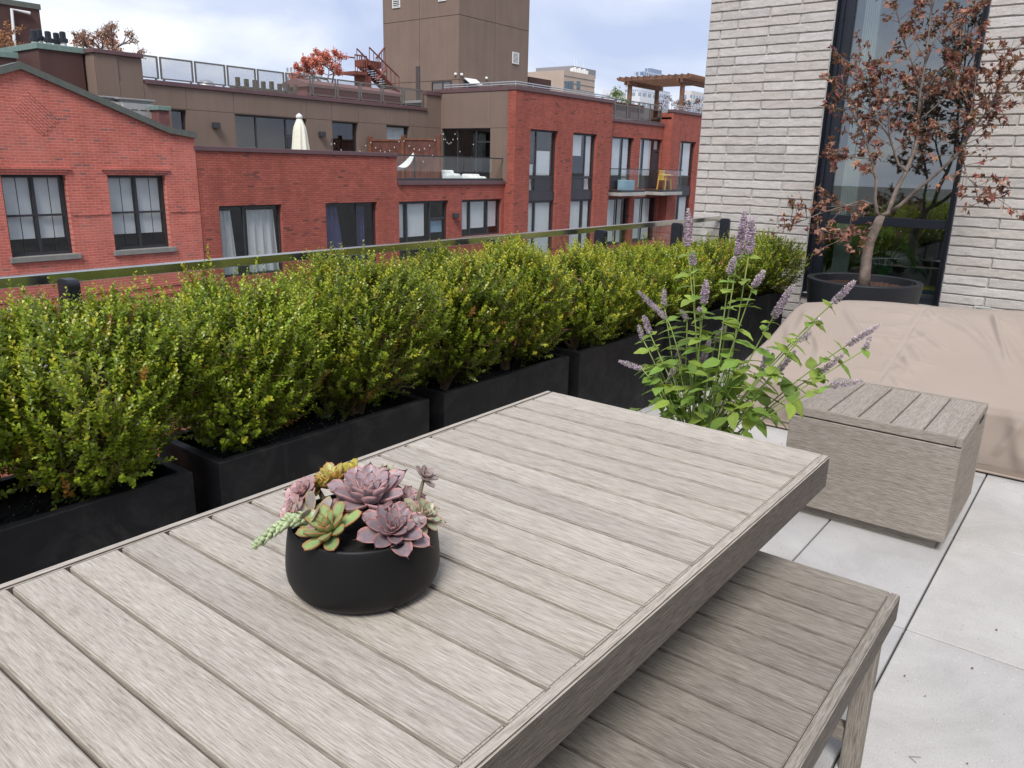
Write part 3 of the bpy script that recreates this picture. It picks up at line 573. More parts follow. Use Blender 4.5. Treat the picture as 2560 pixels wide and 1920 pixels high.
def succ_leaf(core, edge, wmax=.36, wpos=.62, thick=.09, cup=.16, tipp=.10, basew=.13, body=None):
    na, nb = 11, 9; vs = []; cols = []
    body = body or core
    for side in (1, -1):
        for i in range(na):
            q = i/(na-1); w = basew+(wmax-basew)*math.sin(min(1, q/wpos)*math.pi/2)**1.3
            if q > wpos: w *= math.sqrt(max(0, 1-((q-wpos)/(1-wpos))**2.2))
            w = max(w, .004)
            for j in range(nb):
                s_ = -1+2*j/(nb-1); th = thick*(1-s_*s_)**.6*(math.sin(math.pi*min(1, q*.9+.1))**.5 if q < .99 else 0)
                z_ = cup*s_*s_*w*1.8 + .10*q*q + (th*.25 if side > 0 else -th)
                x_ = q + (tipp*(q > .9)*(1-abs(s_)) if i == na-1 else 0)
                vs.append((x_, s_*w, z_)); ed = max(abs(s_)**5, max(0, (q-.84)/.16)**1.5); f_ = min(1, ed*1.05)*(.9 if q > .25 else .3)
                base = [body[k]*(1-q)+core[k]*q for k in range(3)] if side > 0 else [c_*.85 for c_ in core]
                cols.append([base[k]*(1-f_)+edge[k]*f_ for k in range(3)])
    fs = []; S = na*nb
    for i in range(na-1):
        for j in range(nb-1):
            a = i*nb+j; fs += [(a, a+nb, a+nb+1, a+1), (S+a, S+a+1, S+a+nb+1, S+a+nb)]
    for i in range(na-1): fs += [(i*nb, S+i*nb, S+(i+1)*nb, (i+1)*nb), (i*nb+nb-1, (i+1)*nb+nb-1, S+(i+1)*nb+nb-1, S+i*nb+nb-1)]
    me = MB().add(vs, fs).mesh(smooth=True); at = me.attributes.new('tint', 'FLOAT_COLOR', 'POINT')
    at.data.foreach_set('color', np.c_[np.array(cols), np.ones(len(cols))].astype(np.float32).ravel()); me.materials.append(m_succ); return me
BD = float(RC[2] @ (np.array(BC)+(0, 0, .1)-P0))
def onD(u, v, dep): return P0+ray(u, v)/FPX*dep
def frame(axis):
    a = Vector(axis).normalized(); h = Vector((0, 0, 1)) if abs(a.z) < .95 else Vector((1, 0, 0)); e1 = h.cross(a).normalized(); e2 = a.cross(e1); return Matrix(((e1.x, e2.x, a.x, 0), (e1.y, e2.y, a.y, 0), (e1.z, e2.z, a.z, 0), (0, 0, 0, 1)))
def rosette(name, label, px, py, ddep, rad, axis, me, n, e0=78, e1=8, s0=.35, seed=0, stem=None, grow=1.0, jit=.14):
    c = onD(px, py, BD+ddep); R = random.Random(seed); t_ = thing(name, c, label, 'succulent', 'succulents planted in the bowl'); F = frame(axis); ph = R.uniform(0, 6)
    c = c-np.array(Vector(axis).normalized())*rad*.12
    for k in range(n):
        q = (k+.5)/n; az = ph+k*2.39996+R.uniform(-jit, jit); el = math.radians(e0+(e1-e0)*q**.8+R.uniform(-6, 6)); s = rad*(s0+(1-s0)*q**(.75*grow))*R.uniform(.92, 1.06)
        ml = F @ Matrix.Rotation(az, 4, 'Z') @ Matrix.Translation(Vector((rad*.05*q, 0, rad*.10*(1-q)))) @ Matrix.Rotation(-el, 4, 'Y') @ Matrix.Rotation(R.uniform(-.12, .12), 4, 'X') @ Matrix.Diagonal((s, s, s, 1))
        link('leaf', me, None, t_, Matrix.Translation(Vector(c)) @ ml)
    foot = np.array([BC[0]+(c[0]-BC[0])*.72, BC[1]+(c[1]-BC[1])*.72, TZ+.108]) if stem is None else np.array(stem)
    st = MB(); st.tube([foot, (foot+c)/2+(0, 0, .004), c], [rad*.11+.002, rad*.10+.0015, rad*.09], 8); st.build('stem', plain('succulent_stem_%d' % seed, (.14, .11, .07), .7), t_, smooth=True)
    return t_
toCam = -_f; right = _r
def ax(u=1, c=.5, r=0): v = np.array([0, 0, u])+toCam*c+right*r; return tuple(v)
pinkL = succ_leaf((.30, .258, .28), (.55, .29, .275), .275, .56, tipp=.12, cup=.26, body=(.40, .325, .335)); greyL = succ_leaf((.215, .185, .205), (.56, .26, .23), .29, .58, tipp=.13, cup=.24, body=(.28, .215, .23))
grnL = succ_leaf((.27, .40, .15), (.48, .12, .06), .235, .70, thick=.11, tipp=.05, cup=.2, body=(.33, .46, .20)); sageL = succ_leaf((.30, .37, .24), (.52, .20, .16), .27, .55, thick=.12, body=(.36, .44, .28))
yelL = succ_leaf((.37, .39, .085), (.50, .12, .04), .24, .66, thick=.10, body=(.34, .43, .12)); rosL = succ_leaf((.41, .295, .30), (.55, .24, .22), .38, .66, body=(.40, .33, .30))
spoonL = succ_leaf((.30, .28, .29), (.46, .36, .12), .36, .66, thick=.06, cup=.05, body=(.33, .29, .24)); stemL = succ_leaf((.30, .25, .25), (.38, .27, .20), .36, .6, thick=.11, body=(.36, .30, .28)); butL = succ_leaf((.62, .56, .12), (.64, .50, .08), .34, .66, thick=.08, body=(.6, .58, .2))
rosette('rosette_succulent', 'largest dusty pink purple rosette succulent at the top of the bowl', 920, 1246, -.005, .088, ax(1, .16, .05), pinkL, 34, 80, 12, .26, 1)
rosette('rosette_succulent', 'bright green rosette succulent with red tips over the bowl rim', 818, 1324, -.088, .064, ax(1, .38, -.3), grnL, 22, 80, 0, .34, 2)
rosette('rosette_succulent', 'grey purple rosette succulent with pink edges at the bowl front', 982, 1326, -.078, .068, ax(1, .55, .2), greyL, 30, 80, -4, .18, 3)
rosette('rosette_succulent', 'sage green pointed rosette succulent on the rim beside the grey purple one', 1058, 1288, -.035, .044, ax(1, .4, .75), sageL, 24, 75, -10, .35, 4)
rosette('rosette_succulent', 'small salmon pink rosette succulent beside the largest rosette', 757, 1228, -.015, .034, ax(1, .6, -.5), rosL, 24, 80, 4, .25, 5)
rosette('rosette_succulent', 'smallest mauve pink rosette succulent over the bowl rim', 734, 1276, -.05, .034, ax(.6, .7, -.9), rosL, 24, 80, 4, .2, 6)
rosette('rosette_succulent', 'yellow green upright succulent with red tips behind the largest rosette', 838, 1206, .05, .050, ax(1, .15, -.25), yelL, 20, 80, 25, .4, 7)
rosette('rosette_succulent', 'low yellow green succulent with red edged leaves at the back rim', 792, 1218, .03, .040, ax(1, .25, -.6), yelL, 16, 70, 10, .4, 8)
rosette('rosette_succulent', 'grey mauve succulent on a long leaning stem at the bowl edge', 1063, 1192, .03, .030, ax(1, .1, .75), stemL, 13, 70, 0, .55, 9, stem=(BC[0]+.072, BC[1]-.055, TZ+.110))
rosette('rosette_succulent', 'grey purple spoon leaved succulent between the pink and green rosettes', 772, 1286, -.06, .052, ax(.8, .6, -.8), spoonL, 8, 62, -12, .62, 10, jit=.5)
rosette('rosette_succulent', 'single buttery yellow leaved succulent standing behind the largest rosette', 876, 1190, .05, .042, ax(1, .1, 0), butL, 3, 84, 66, .7, 11)
rosette('rosette_succulent', 'small grey green rosette succulent at the back of the bowl', 966, 1182, .07, .026, ax(1, .3, .2), sageL, 16, 75, 5, .3, 12)
rosette('rosette_succulent', 'plum grey rosette succulent tucked under the largest rosette', 1012, 1258, .015, .050, ax(1, .35, .6), greyL, 18, 60, -5, .35, 13)
# trailing bead-leaved sedum over the rim
tp = [onD(800, 1290, BD-.05), onD(752, 1296, BD-.075), onD(722, 1302, BD-.085), onD(690, 1322, BD-.09), onD(660, 1345, BD-.09), onD(640, 1362, BD-.085)]
tr = thing('trailing_succulent', tp[1], 'pale green trailing bead leaved succulent hanging over the bowl rim', 'succulent', 'succulents planted in the bowl')
MB().tube([np.array([BC[0]-.06, BC[1]+.05, TZ+.1])]+tp, .0025, 6).build('stem', plain('trailing_stem', (.22, .30, .14), .6), tr, smooth=True)
bead = succ_leaf((.42, .53, .28), (.52, .60, .36), .34, .55, thick=.36, cup=0, tipp=.03, body=(.36, .48, .24)); R = random.Random(4)
P = np.array(tp)
for k in range(84):
    q = k/83*(len(P)-1); i = min(int(q), len(P)-2); c = P[i]+(P[i+1]-P[i])*(q-i); d = P[i+1]-P[i]; d /= np.linalg.norm(d); az = k*2.4; F = frame(d); s = .0165*(1-.35*(k/83)**2)*R.uniform(.85, 1.1)
    link('leaf', bead, None, tr, Matrix.Translation(Vector(c)) @ F @ Matrix.Rotation(az, 4, 'Z') @ Matrix.Rotation(-math.radians(38+R.uniform(-12, 14)+ (25 if k > 74 else 0)), 4, 'Y') @ Matrix.Diagonal((s, s, s, 1)))
# ------------------------------------------------------------------ boxwood shrubs
box_tv = [(0, 0, 0), (.34, -.26, .06), (.34, 0, -.02), (.34, .26, .06), (.72, -.30, .05), (.74, 0, -.03), (.72, .30, .05), (1, 0, -.08)]
box_tf = [(0, 2, 1), (0, 3, 2), (1, 2, 5, 4), (2, 3, 6, 5), (4, 5, 7), (5, 6, 7)]
m_box = leafmat('boxwood_leaf', rough=.29, trans=.36, spec=.55)
m_boxpart = [leafmat('boxwood_leaf_%d' % i, tint=False, base=c, rough=.34, trans=.36, spec=.55) for i, c in enumerate(((.19, .24, .026), (.32, .36, .034), (.12, .17, .02)))]
box_leaf_me = []
for m_ in m_boxpart:
    me = MB().add(box_tv, box_tf).mesh(smooth=True); me.materials.append(m_); box_leaf_me.append(me)
def boxwood(bx, by, label, seed, R0=.36, top=1.13, lean=(0, 0), n_shoot=560, parts=0, yellow=.25, lsize=.0185):
    r = np.random.default_rng(seed); base = np.array([bx, by, .436]); t_ = thing('boxwood_shrub', base, label, 'shrub', 'boxwood shrubs in the black planters')
    lo = .485; top -= .065; R0 *= .96; hs = (.86, .95, 1.0, 1.08, 1.15, .92)[seed % 6]
    def radius(tt, az): 
        prof = np.interp(tt, [0, .15, .4, .65, .85, 1.0], [.34, .64, .90, 1.0, .90, .42]); wob = 1+.10*np.sin(3*az+seed)+.08*np.sin(5*az-2*seed+tt*4)
        return R0*prof*wob
    # shoots: start point and direction
    tt = r.random(n_shoot)**.74; az = r.random(n_shoot)*2*math.pi; dep = 1-.62*r.random(n_shoot)**1.9
    topc = tt > .86; dep[topc] = np.sqrt(r.random(topc.sum()))*1.0
    rad = radius(tt, az)*dep; zz = lo+(top-.07-lo)*tt+.03*np.sin(az*2+seed)+r.normal(0, .015, n_shoot)
    S = np.c_[bx+lean[0]*tt+rad*np.cos(az), by+lean[1]*tt+rad*np.sin(az)*.92, zz]
    outw = np.c_[np.cos(az), np.sin(az), np.zeros(n_shoot)]; upw = np.interp(tt, [0, .4, .8, 1], [.6, 1.15, 1.6, 2.2])
    D = outw*(.75*dep)[:, None]+np.array([0, 0, 1])*upw[:, None]+r.normal(0, .34, (n_shoot, 3)); D /= np.linalg.norm(D, axis=1)[:, None]
    ln = r.uniform(.05, .105, n_shoot); spr = r.random(n_shoot) < .09; ln[spr & (tt > .6)] *= r.uniform(1.1, 1.7)
    pos = []; axs = []; nor = []; siz = []; tint = []; twig = MB()
    # woody limbs
    nodes = []
    for k in range(9):
        a = 2*math.pi*(k+r.random()*.6)/9; q = r.uniform(.55, .85); rr = radius(q, a)*r.uniform(.45, .72); e = np.array([bx+rr*math.cos(a), by+rr*math.sin(a)*.92, lo+(top-lo)*q]); m1 = base+(e-base)*.35+np.array([math.cos(a), math.sin(a), 0])*.05+r.normal(0, .015, 3); m2 = base+(e-base)*.7+r.normal(0, .02, 3)
        twig.tube([base+r.normal(0, .012, 3)*(1, 1, .2), m1, m2, e], [.0085, .0065, .0045, .002], 6); nodes += [m1, (m1+m2)/2, m2, (m2+e)/2, e]
    twig.tube([base-(0, 0, .02), base+(0, 0, .05), base+(.005, 0, .10)], [.024, .020, .012], 8)
    nodes = np.array(nodes)
    for k in range(n_shoot):
        p0 = S[k]; d = D[k]; m = int(round(ln[k]/.0098)); u = np.cross(d, r.normal(0, 1, 3)); u /= np.linalg.norm(u); v = np.cross(d, u); bend = r.normal(0, .22, 3)
        if k % 4 == 0 or (tt[k] < .35 and k % 2):
            j = np.argmin(((nodes-p0)**2).sum(1)+ (nodes[:, 2] > p0[2]+.02)*.05); q = nodes[j]; twig.tube([q, (q+p0)/2+r.normal(0, .008, 3), p0, p0+d*ln[k]*.9], [.0024, .0019, .0014, .0007], 3, cap=False)
        yl = r.random() < yellow*(.35+.9*tt[k]); old = r.random() < .016
        hue = r.normal(0, 1)
        for i in range(m+1):
            q = i/m; c = p0+d*ln[k]*q+bend*ln[k]*q*q*.5; a0 = (i % 2)*math.pi/2+r.normal(0, .25); s = lsize*r.uniform(.72, 1.12)*(1-.42*max(0, q-.6)/.4)
            for sg in (0, math.pi):
                if r.random() < .08: continue
                w = u*math.cos(a0+sg)+v*math.sin(a0+sg); aa = d*(.55+.75*q)+w*1.0+r.normal(0, .16, 3); nn = d*1.0-w*.45+r.normal(0, .2, 3)+np.array([0, 0, .35])
                pos.append(c); axs.append(aa); nor.append(nn); siz.append(s)
                if old: col = np.array([.36, .17, .03])*r.uniform(.7, 1.2)
                elif yl and q > .45: col = np.array([.50, .50, .04])*r.uniform(.75, 1.25)
                elif q > .7 and r.random() < .6: col = np.array([.39, .47, .036])*hs*r.uniform(.75, 1.2)
                else: col = np.array([.205, .292, .024])*hs*(1+.22*hue)*r.uniform(.65, 1.3)+np.array([.012, .004, 0])*max(0, hue)
                tint.append(np.clip(col, .005, 1))
    pos = np.array(pos); axs = np.array(axs); nor = np.array(nor); siz = np.array(siz); tint = np.array(tint); keep = np.ones(len(pos), bool)
    if parts:
        dcam = np.linalg.norm(pos-P0, axis=1); pick = np.argsort(dcam+r.random(len(pos))*.12)[:parts]; keep[pick] = False
        for i, M_ in zip(pick, leafmats(pos[pick], axs[pick], nor[pick], siz[pick])):
            link('leaf', box_leaf_me[0 if tint[i][0] < .12 and tint[i][1] > .085 else (1 if tint[i][0] >= .12 else 2)], None, t_, M_)
    tag(leafcloud('foliage', box_tv, box_tf, pos[keep], axs[keep], nor[keep], siz[keep], tint[keep], m_box, t_), kind='stuff')
    twig.build('branches', m_twig, t_)
    return t_
bl = ['boxwood shrub partly cut off at the open end of the hedge', 'broad boxwood shrub with bare lower branches at the joint of the first two planters', 'dense upright boxwood shrub at the left end of the second planter', 'large bushy boxwood shrub with pale forked branches in the second planter',
      'boxwood shrub with orange tinged inner leaves in the third planter', 'dark narrow boxwood shrub with yellow tips in the third planter', 'yellow green boxwood shrub with bare stem showing in the fourth planter', 'rounded boxwood shrub sharing the fourth planter behind the lilac flowers',
      'low boxwood shrub in the fifth planter by the railing post', 'small boxwood shrub in the fifth planter behind the tall lilac spike', 'boxwood shrub in the last planter half hidden by lilac spikes', 'round boxwood shrub touching the grey brick wall']
spec = [(.50, 2.52, .36, 1.13, 900, 300, .2), (1.03, 2.50, .37, 1.135, 1700, 300, .2), (1.60, 2.52, .34, 1.12, 1600, 300, .2), (2.14, 2.52, .37, 1.165, 1700, 300, .3),
        (2.72, 2.52, .35, 1.14, 1500, 0, .3), (3.23, 2.54, .33, 1.16, 1300, 0, .55), (3.86, 2.52, .36, 1.09, 1300, 0, .5), (4.36, 2.53, .34, 1.07, 1100, 0, .35), (4.92, 2.52, .34, 1.045, 1000, 0, .3), (5.42, 2.52, .34, 1.03, 1000, 0, .25), (6.02, 2.52, .34, 1.01, 1000, 0, .25), (6.56, 2.46, .37, 1.03, 1100, 0, .2)]
for k, ((bx, by, R0, top, ns, pt, yl), lb) in enumerate(zip(spec, bl)):
    boxwood(bx, by, lb, 20+k, R0, top, (0, -.03), int(ns*(1.45 if k < 5 else 1.25)), pt if k < 4 else 0, yl, .0188 if k < 4 else .0205)

# ------------------------------------------------------------------ lilac-flowered herb behind the table
HB = np.array([2.78, 1.20, .30])
hp = thing('round_pot', (HB[0], HB[1], 0), 'low round black pot of the lilac flowered herb, tucked behind the table end', 'pot')
MB().lathe([(0, 0), (.11, 0), (.14, .28), (.145, .31), (.13, .31), (.125, .29), (0, .28)], (HB[0], HB[1], 0), 32).build('pot', m_black, hp, smooth=True)
hy = thing('flowering_herb', HB, 'tall green herb with lilac flower spikes behind the table', 'flowering plant')
m_hstem = plain('herb_stem', (.26, .34, .09), .6, var=.15); m_hleaf = leafmat('herb_leaf', tint=False, base=(.22, .36, .065), rough=.5, trans=.42)
m_hleaf2 = leafmat('herb_leaf_light', tint=False, base=(.33, .45, .08), rough=.5, trans=.42)
hl = []
for v in range(4):
    n = 8; vs = []; R = random.Random(v)
    for i in range(n):
        q = i/(n-1); w = .34*math.sin(math.pi*q**.72)*(1-.15*q)+.004; dz = -(.22+.16*v/3)*q*q; rip = .018*math.sin(i*2.3+v)
        vs += [(q, -w, dz+.10*w+rip), (q, -w*.5, dz+.035), (q, 0, dz-.01), (q, w*.5, dz+.035), (q, w, dz+.10*w-rip)]
    fs = [(i*5+j, i*5+j+1, (i+1)*5+j+1, (i+1)*5+j) for i in range(n-1) for j in range(4)]
    me = MB().add(vs, fs).mesh(smooth=True); me.materials.append(m_hleaf if v % 2 else m_hleaf2); hl.append(me)
def floret_mat():
    m, t, b = newmat('lilac_florets'); b.inputs['Roughness'].default_value = .6; at = nd(t, 'ShaderNodeAttribute', attribute_name='tint'); t.links.new(at.outputs['Color'], b.inputs['Base Color']); o = t.nodes['Material Output']; tl = nd(t, 'ShaderNodeBsdfTranslucent'); t.links.new(at.outputs['Color'], tl.inputs[0]); ms = nd(t, 'ShaderNodeMixShader'); ms.inputs[0].default_value = .42; t.links.new(b.outputs[0], ms.inputs[1]); t.links.new(tl.outputs[0], ms.inputs[2]); t.links.new(ms.outputs[0], o.inputs[0]); return m
m_flor = floret_mat()
fl_tv = [(0, -.16, 0), (0, .16, 0), (.62, -.20, .05), (.62, .20, .05), (1.0, -.42, .12), (1.05, 0, -.02), (1.0, .42, .12), (.8, 0, .22)]
fl_tf = [(0, 1, 3, 2), (2, 3, 5), (2, 5, 4), (3, 6, 5), (2, 7, 3)]
def Z2(a, b): return (1500+a/2.764, 500+b/2.764)
spikes = [((605, 325), (610, 60), 1.0), ((645, 452), (640, 355), .95), ((950, 400), (1005, 75), 1.25), ((1030, 372), (1052, 120), 1.2), ((890, 515), (930, 395), .9), ((1060, 598), (1135, 490), .9), ((718, 718), (735, 552), 1.0), ((445, 730), (440, 608), .85), ((465, 825), (262, 628), .8),
          ((345, 925), (300, 795), .9), ((300, 972), (265, 860), .8), ((292, 1168), (128, 1112), .8), ((1195, 815), (1335, 588), 1.0), ((1612, 710), (1762, 560), .85), ((1708, 1002), (1937, 858), .8), ((1832, 1032), (1872, 930), .75), ((1528, 1192), (1688, 1058), .8),
          ((1368, 975), (1462, 908), .75), ((1228, 1192), (1352, 1040), .8), ((1118, 1195), (1162, 1022), .9), ((800, 972), (872, 868), .85), ((700, 1135), (762, 960), .9), ((545, 1182), (540, 1012), .8), ((470, 1272), (520, 1140), .8), ((1588, 1285), (1824, 1246), .75), ((602, 825), (556, 758), .75), ((690, 775), (700, 742), 1.0), ((1490, 845), (1520, 826), .9)]
R = random.Random(21)
nrng = np.random.default_rng(3)
stems = MB()
def herbleaf(c, d, s, parent):
    d = np.array(d); d /= np.linalg.norm(d); up = np.array([0, 0, 1.0])+nrng.normal(0, .25, 3); nn = up-d*np.dot(d, up); nn /= np.linalg.norm(nn); sd = np.cross(nn, d); s2 = s*R.uniform(.85, 1.0)
    M_ = Matrix(((d[0]*s, sd[0]*s2, nn[0]*s, c[0]), (d[1]*s, sd[1]*s2, nn[1]*s, c[1]), (d[2]*s, sd[2]*s2, nn[2]*s, c[2]), (0, 0, 0, 1))); link('leaf', R.choice(hl), None, parent, M_)
nleaf = 0
for k, (b0, t0, wd) in enumerate(spikes):
    X = HB[0]+R.uniform(-.16, .16); a = onX(*Z2(*b0), X); tip = onX(*Z2(*t0), X+R.uniform(-.01, .01)); d = tip-a; ln = np.linalg.norm(d); d /= ln
    # stem
    root = HB+np.array([R.uniform(-.06, .06), R.uniform(-.06, .06), 0]); m1 = root+(a-root)*.4+np.array([0, 0, .06])+nrng.normal(0, .012, 3); m2 = root+(a-root)*.78+np.array([0, 0, .035])+nrng.normal(0, .006, 3)
    cv = [root*(1-q)**3+3*m1*q*(1-q)**2+3*m2*q*q*(1-q)+a*q**3 for q in np.linspace(0, 1, 9)]
    stems.tube(cv+[tip], [.0030]*5+[.0024]*4+[.0010], 6)
    nn_ = 5
    for i in range(nn_):
        q = [.40, .55, .70, .85, .97][i]+R.uniform(-.03, .03); p = root*(1-q)**3+3*m1*q*(1-q)**2+3*m2*q*q*(1-q)+a*q**3; sz = [.09, .085, .072, .06, .046][i]*R.uniform(.8, 1.1); th = R.uniform(0, 6.28)
        tg = (a-root)/np.linalg.norm(a-root); u = np.cross(tg, (0, 0, 1.0)+nrng.normal(0, .1, 3)); u /= np.linalg.norm(u); v = np.cross(tg, u)
        for sg in (0, math.pi):
            w = u*math.cos(th+sg)+v*math.sin(th+sg); herbleaf(p, w+tg*.35+np.array([0, 0, -.15]), sz, hy); nleaf += 1
            if i >= 2 and R.random() < .45: herbleaf(p, w*.8+u*.5+tg*.8, sz*.5, hy)
    # spike of florets in whorls
    rad = .0125*wd**.8; n = int(ln/.0016*10*wd); q = nrng.random(n)*1.0; q = (np.floor(q*ln/.010)+nrng.random(n)*.75)/(ln/.010); q = np.clip(q, 0, 1); az = nrng.random(n)*2*math.pi
    u = np.cross(d, (0, 0, 1.0)); u = u/np.linalg.norm(u) if np.linalg.norm(u) > .05 else np.array([1., 0, 0]); v = np.cross(d, u); taper = np.where(q > .55, 1-.55*((q-.55)/.45)**1.6, 1.0)*(.8+.2*np.clip(q/.08, 0, 1))
    curve = np.array([0, 0, 0.0]); outd = u*np.cos(az)[:, None]+v*np.sin(az)[:, None]
    P_ = a+d*(ln*q)[:, None]+outd*(rad*.45*taper)[:, None]; A_ = outd+d*nrng.uniform(.1, .7, n)[:, None]; sz = rad*nrng.uniform(.45, .85, n)*taper
    kind = nrng.random(n); tint = np.where(kind[:, None] < .16, np.array([.36, .30, .36])*nrng.uniform(.6, 1.1, n)[:, None], np.where(kind[:, None] < .30, np.array([.36, .38, .24])*nrng.uniform(.7, 1.1, n)[:, None], np.array([.92, .78, .90])*nrng.uniform(.85, 1.08, n)[:, None]))
    sp_ = leafcloud('flower_spike', fl_tv, fl_tf, P_, A_, np.tile(d, (n, 1))+nrng.normal(0, .2, (n, 3)), sz, tint, m_flor, hy)
stems.build('stems', m_hstem, hy, smooth=True)
# fuller foliage low in the plant
pet = MB()
for k in range(260):
    u_, v_ = R.gauss(1740, 95), R.uniform(900, 1140)
    if v_ < 960 and abs(u_-1745) > 120: continue
    X = HB[0]+R.uniform(-.16, .16); c = onX(u_, v_, X)
    if c[2] < .33 or abs(u_-1740) > 150: continue
    pm_ = (HB+c)/2+np.array([0, 0, .05]); pet.tube([HB+np.array([R.uniform(-.05, .05), R.uniform(-.05, .05), 0]), pm_, c], [.0024, .002, .0012], 5, cap=False)
    d = np.array([R.gauss(0, 1), R.gauss(0, 1), R.uniform(-.7, .5)]); herbleaf(c, d, R.uniform(.045, .085), hy)
pet.build('side_stems', m_hstem, hy, smooth=True)

# ------------------------------------------------------------------ maple in the big round pot
PC = (6.69, 1.615, 0)
pt = thing('round_pot', PC, 'large dark round pot with a thick rim holding the maple tree', 'pot')
MB().lathe([(0, 0), (.33, 0), (.345, .01), (.40, .40), (.428, .64), (.432, .672), (.430, .68), (.385, .682), (.378, .676), (.372, .60), (0, .60)], PC, 64).build('pot', plain('charcoal_pot', (.016, .0175, .022), .55, var=.2, scale=3), pt, smooth=False)
n = 40; sv = []
for i in range(n):
    for j in range(n):
        a_, b2 = (i/(n-1)*2-1), (j/(n-1)*2-1); sv.append((PC[0]+.374*a_*math.sqrt(1-b2*b2/2), PC[1]+.374*b2*math.sqrt(1-a_*a_/2), .607+.016*rng.random()+.015*(1-(a_*a_+b2*b2)/2)))
MB().add(sv, [(i*n+j, (i+1)*n+j, (i+1)*n+j+1, i*n+j+1) for i in range(n-1) for j in range(n-1)]).build('soil', m_mulch, pt)
MB().tube([(PC[0]-.05, PC[1]-.33, .60), (PC[0]-.045, PC[1]-.352, .675), (PC[0]-.05, PC[1]-.364, .700), (PC[0]-.05, PC[1]-.36, .60)], .006, 6).build('drip_line', m_blackmetal, pt, smooth=True)
mp = thing('maple_tree', (PC[0], PC[1], .61), 'potted maple with curled red brown leaves in front of the dark window', 'tree')
def Q(a, b): return (1720+a/2.633, b/2.633)
def path(pts, X0, X1): 
    k = len(pts); return [onX(*p, X0+(X1-X0)*i/max(1, k-1)) for i, p in enumerate(pts)]
tr_ = MB(); foot = np.array([PC[0], onX(2160, 712, PC[0])[1], .60])
trunk = [foot, onX(2163, 676, 6.69), onX(2167, 640, 6.69), onX(2174, 606, 6.69), onX(2194, 560, 6.68), onX(2203, 538, 6.68)]
tr_.tube(trunk, [.052, .044, .041, .038, .034, .032], 12)
limbs = [([(2200, 545), Q(1240, 1390), Q(1230, 1310), Q(1240, 1180), Q(1185, 960), Q(1110, 800), Q(1060, 690), Q(1040, 560)], 6.68, 6.45, .021), ([(2203, 540), Q(1320, 1400), Q(1380, 1230), Q(1440, 1120), Q(1500, 960), Q(1515, 800), Q(1530, 600), Q(1560, 420), Q(1600, 100), Q(1610, -60)], 6.68, 6.75, .026), ([Q(1440, 1130), Q(1385, 1080), Q(1325, 900), Q(1320, 700), Q(1300, 600), Q(1275, 480)], 6.70, 6.55, .014),
         ([Q(1340, 1390), Q(1400, 1350), Q(1520, 1240), Q(1640, 1140), Q(1790, 1000), Q(1870, 860), Q(1960, 740), Q(2100, 560), Q(2260, 400)], 6.69, 6.5, .022), ([Q(1270, 1370), Q(1150, 1320), Q(1000, 1365), Q(880, 1400), Q(760, 1450), Q(640, 1440)], 6.68, 6.3, .010), ([Q(1225, 1480), Q(1150, 1540), Q(1060, 1555), Q(960, 1600)], 6.68, 6.4, .007), ([Q(1560, 420), Q(1630, 250), Q(1740, 130), Q(1830, 60)], 6.74, 6.85, .010), ([Q(1530, 580), Q(1470, 400), Q(1400, 220), Q(1380, 40)], 6.73, 6.6, .010), ([Q(1185, 960), Q(1195, 800), Q(1200, 640), Q(1190, 450)], 6.6, 6.5, .009), ([Q(1790, 1000), Q(1850, 820), Q(1880, 640), Q(1900, 500)], 6.58, 6.7, .010),
         ([Q(1960, 740), Q(2040, 600), Q(2080, 420), Q(2150, 260)], 6.55, 6.6, .009), ([Q(1810, 985), Q(1815, 1060), Q(1840, 1170), Q(1930, 1240), Q(2010, 1290)], 6.57, 6.4, .006), ([Q(1515, 800), Q(1640, 690), Q(1740, 560), Q(1800, 420)], 6.72, 6.8, .009), ([Q(1240, 1050), Q(1120, 1040), Q(1010, 1020), Q(960, 985)], 6.6, 6.4, .006), ([Q(1530, 600), Q(1650, 480), Q(1760, 330), Q(1850, 200)], 6.73, 6.6, .008), ([Q(1325, 900), Q(1240, 780), Q(1150, 560), Q(1120, 380)], 6.62, 6.5, .008)]
twigs = []; r = np.random.default_rng(77)
for pts, X0, X1, rad in limbs:
    P_ = path(pts, X0, X1); k = len(P_); tr_.tube(P_, [.8*rad*(1-.78*i/(k-1)) for i in range(k)], 8)
    P_ = np.array(P_); st = .42 if rad > .015 else .25
    for i in range(int(27*np.linalg.norm(np.diff(P_, axis=0), axis=1).sum()/1.0)+4):
        q = (st+(1-st)*r.random())*(k-1); j = min(int(q), k-2); p = P_[j]+(P_[j+1]-P_[j])*(q-j); d = P_[j+1]-P_[j]; d /= np.linalg.norm(d); w = r.normal(0, 1, 3); w[2] = w[2]*.35+.1; w[0] *= .6; w /= np.linalg.norm(w); dd = d*.5+w; dd /= np.linalg.norm(dd); L_ = r.uniform(.08, .30); e = p+dd*L_; mid = (p+e)/2+r.normal(0, .012, 3)
        if e[0] > 7.2: e[0] = 7.2
        tr_.tube([p, mid, e], [.0030, .0022, .0012], 4, cap=False); twigs.append((p, mid, e))
tr_.build('trunk', m_bark, mp, smooth=True)
m_maple = leafmat('maple_leaf', rough=.6, trans=.22)
star = [(0, 0, 0)]; lob = [(-100, .55), (-74, .46), (-52, .86), (-27, .56), (0, 1.0), (27, .56), (52, .86), (74, .46), (100, .55)]
for a, q in lob: star.append((q*math.cos(math.radians(a)), q*math.sin(math.radians(a)), 0))
st_f = [(0, i, i+1) for i in range(1, 9)]
def curled(seed, amt):
    R2 = random.Random(seed); return [(x*(1-.25*amt), y*(1-.45*amt), amt*(.55*y*y*2-.55*x*x)+R2.uniform(-.08, .08)*amt) for x, y, z in star]
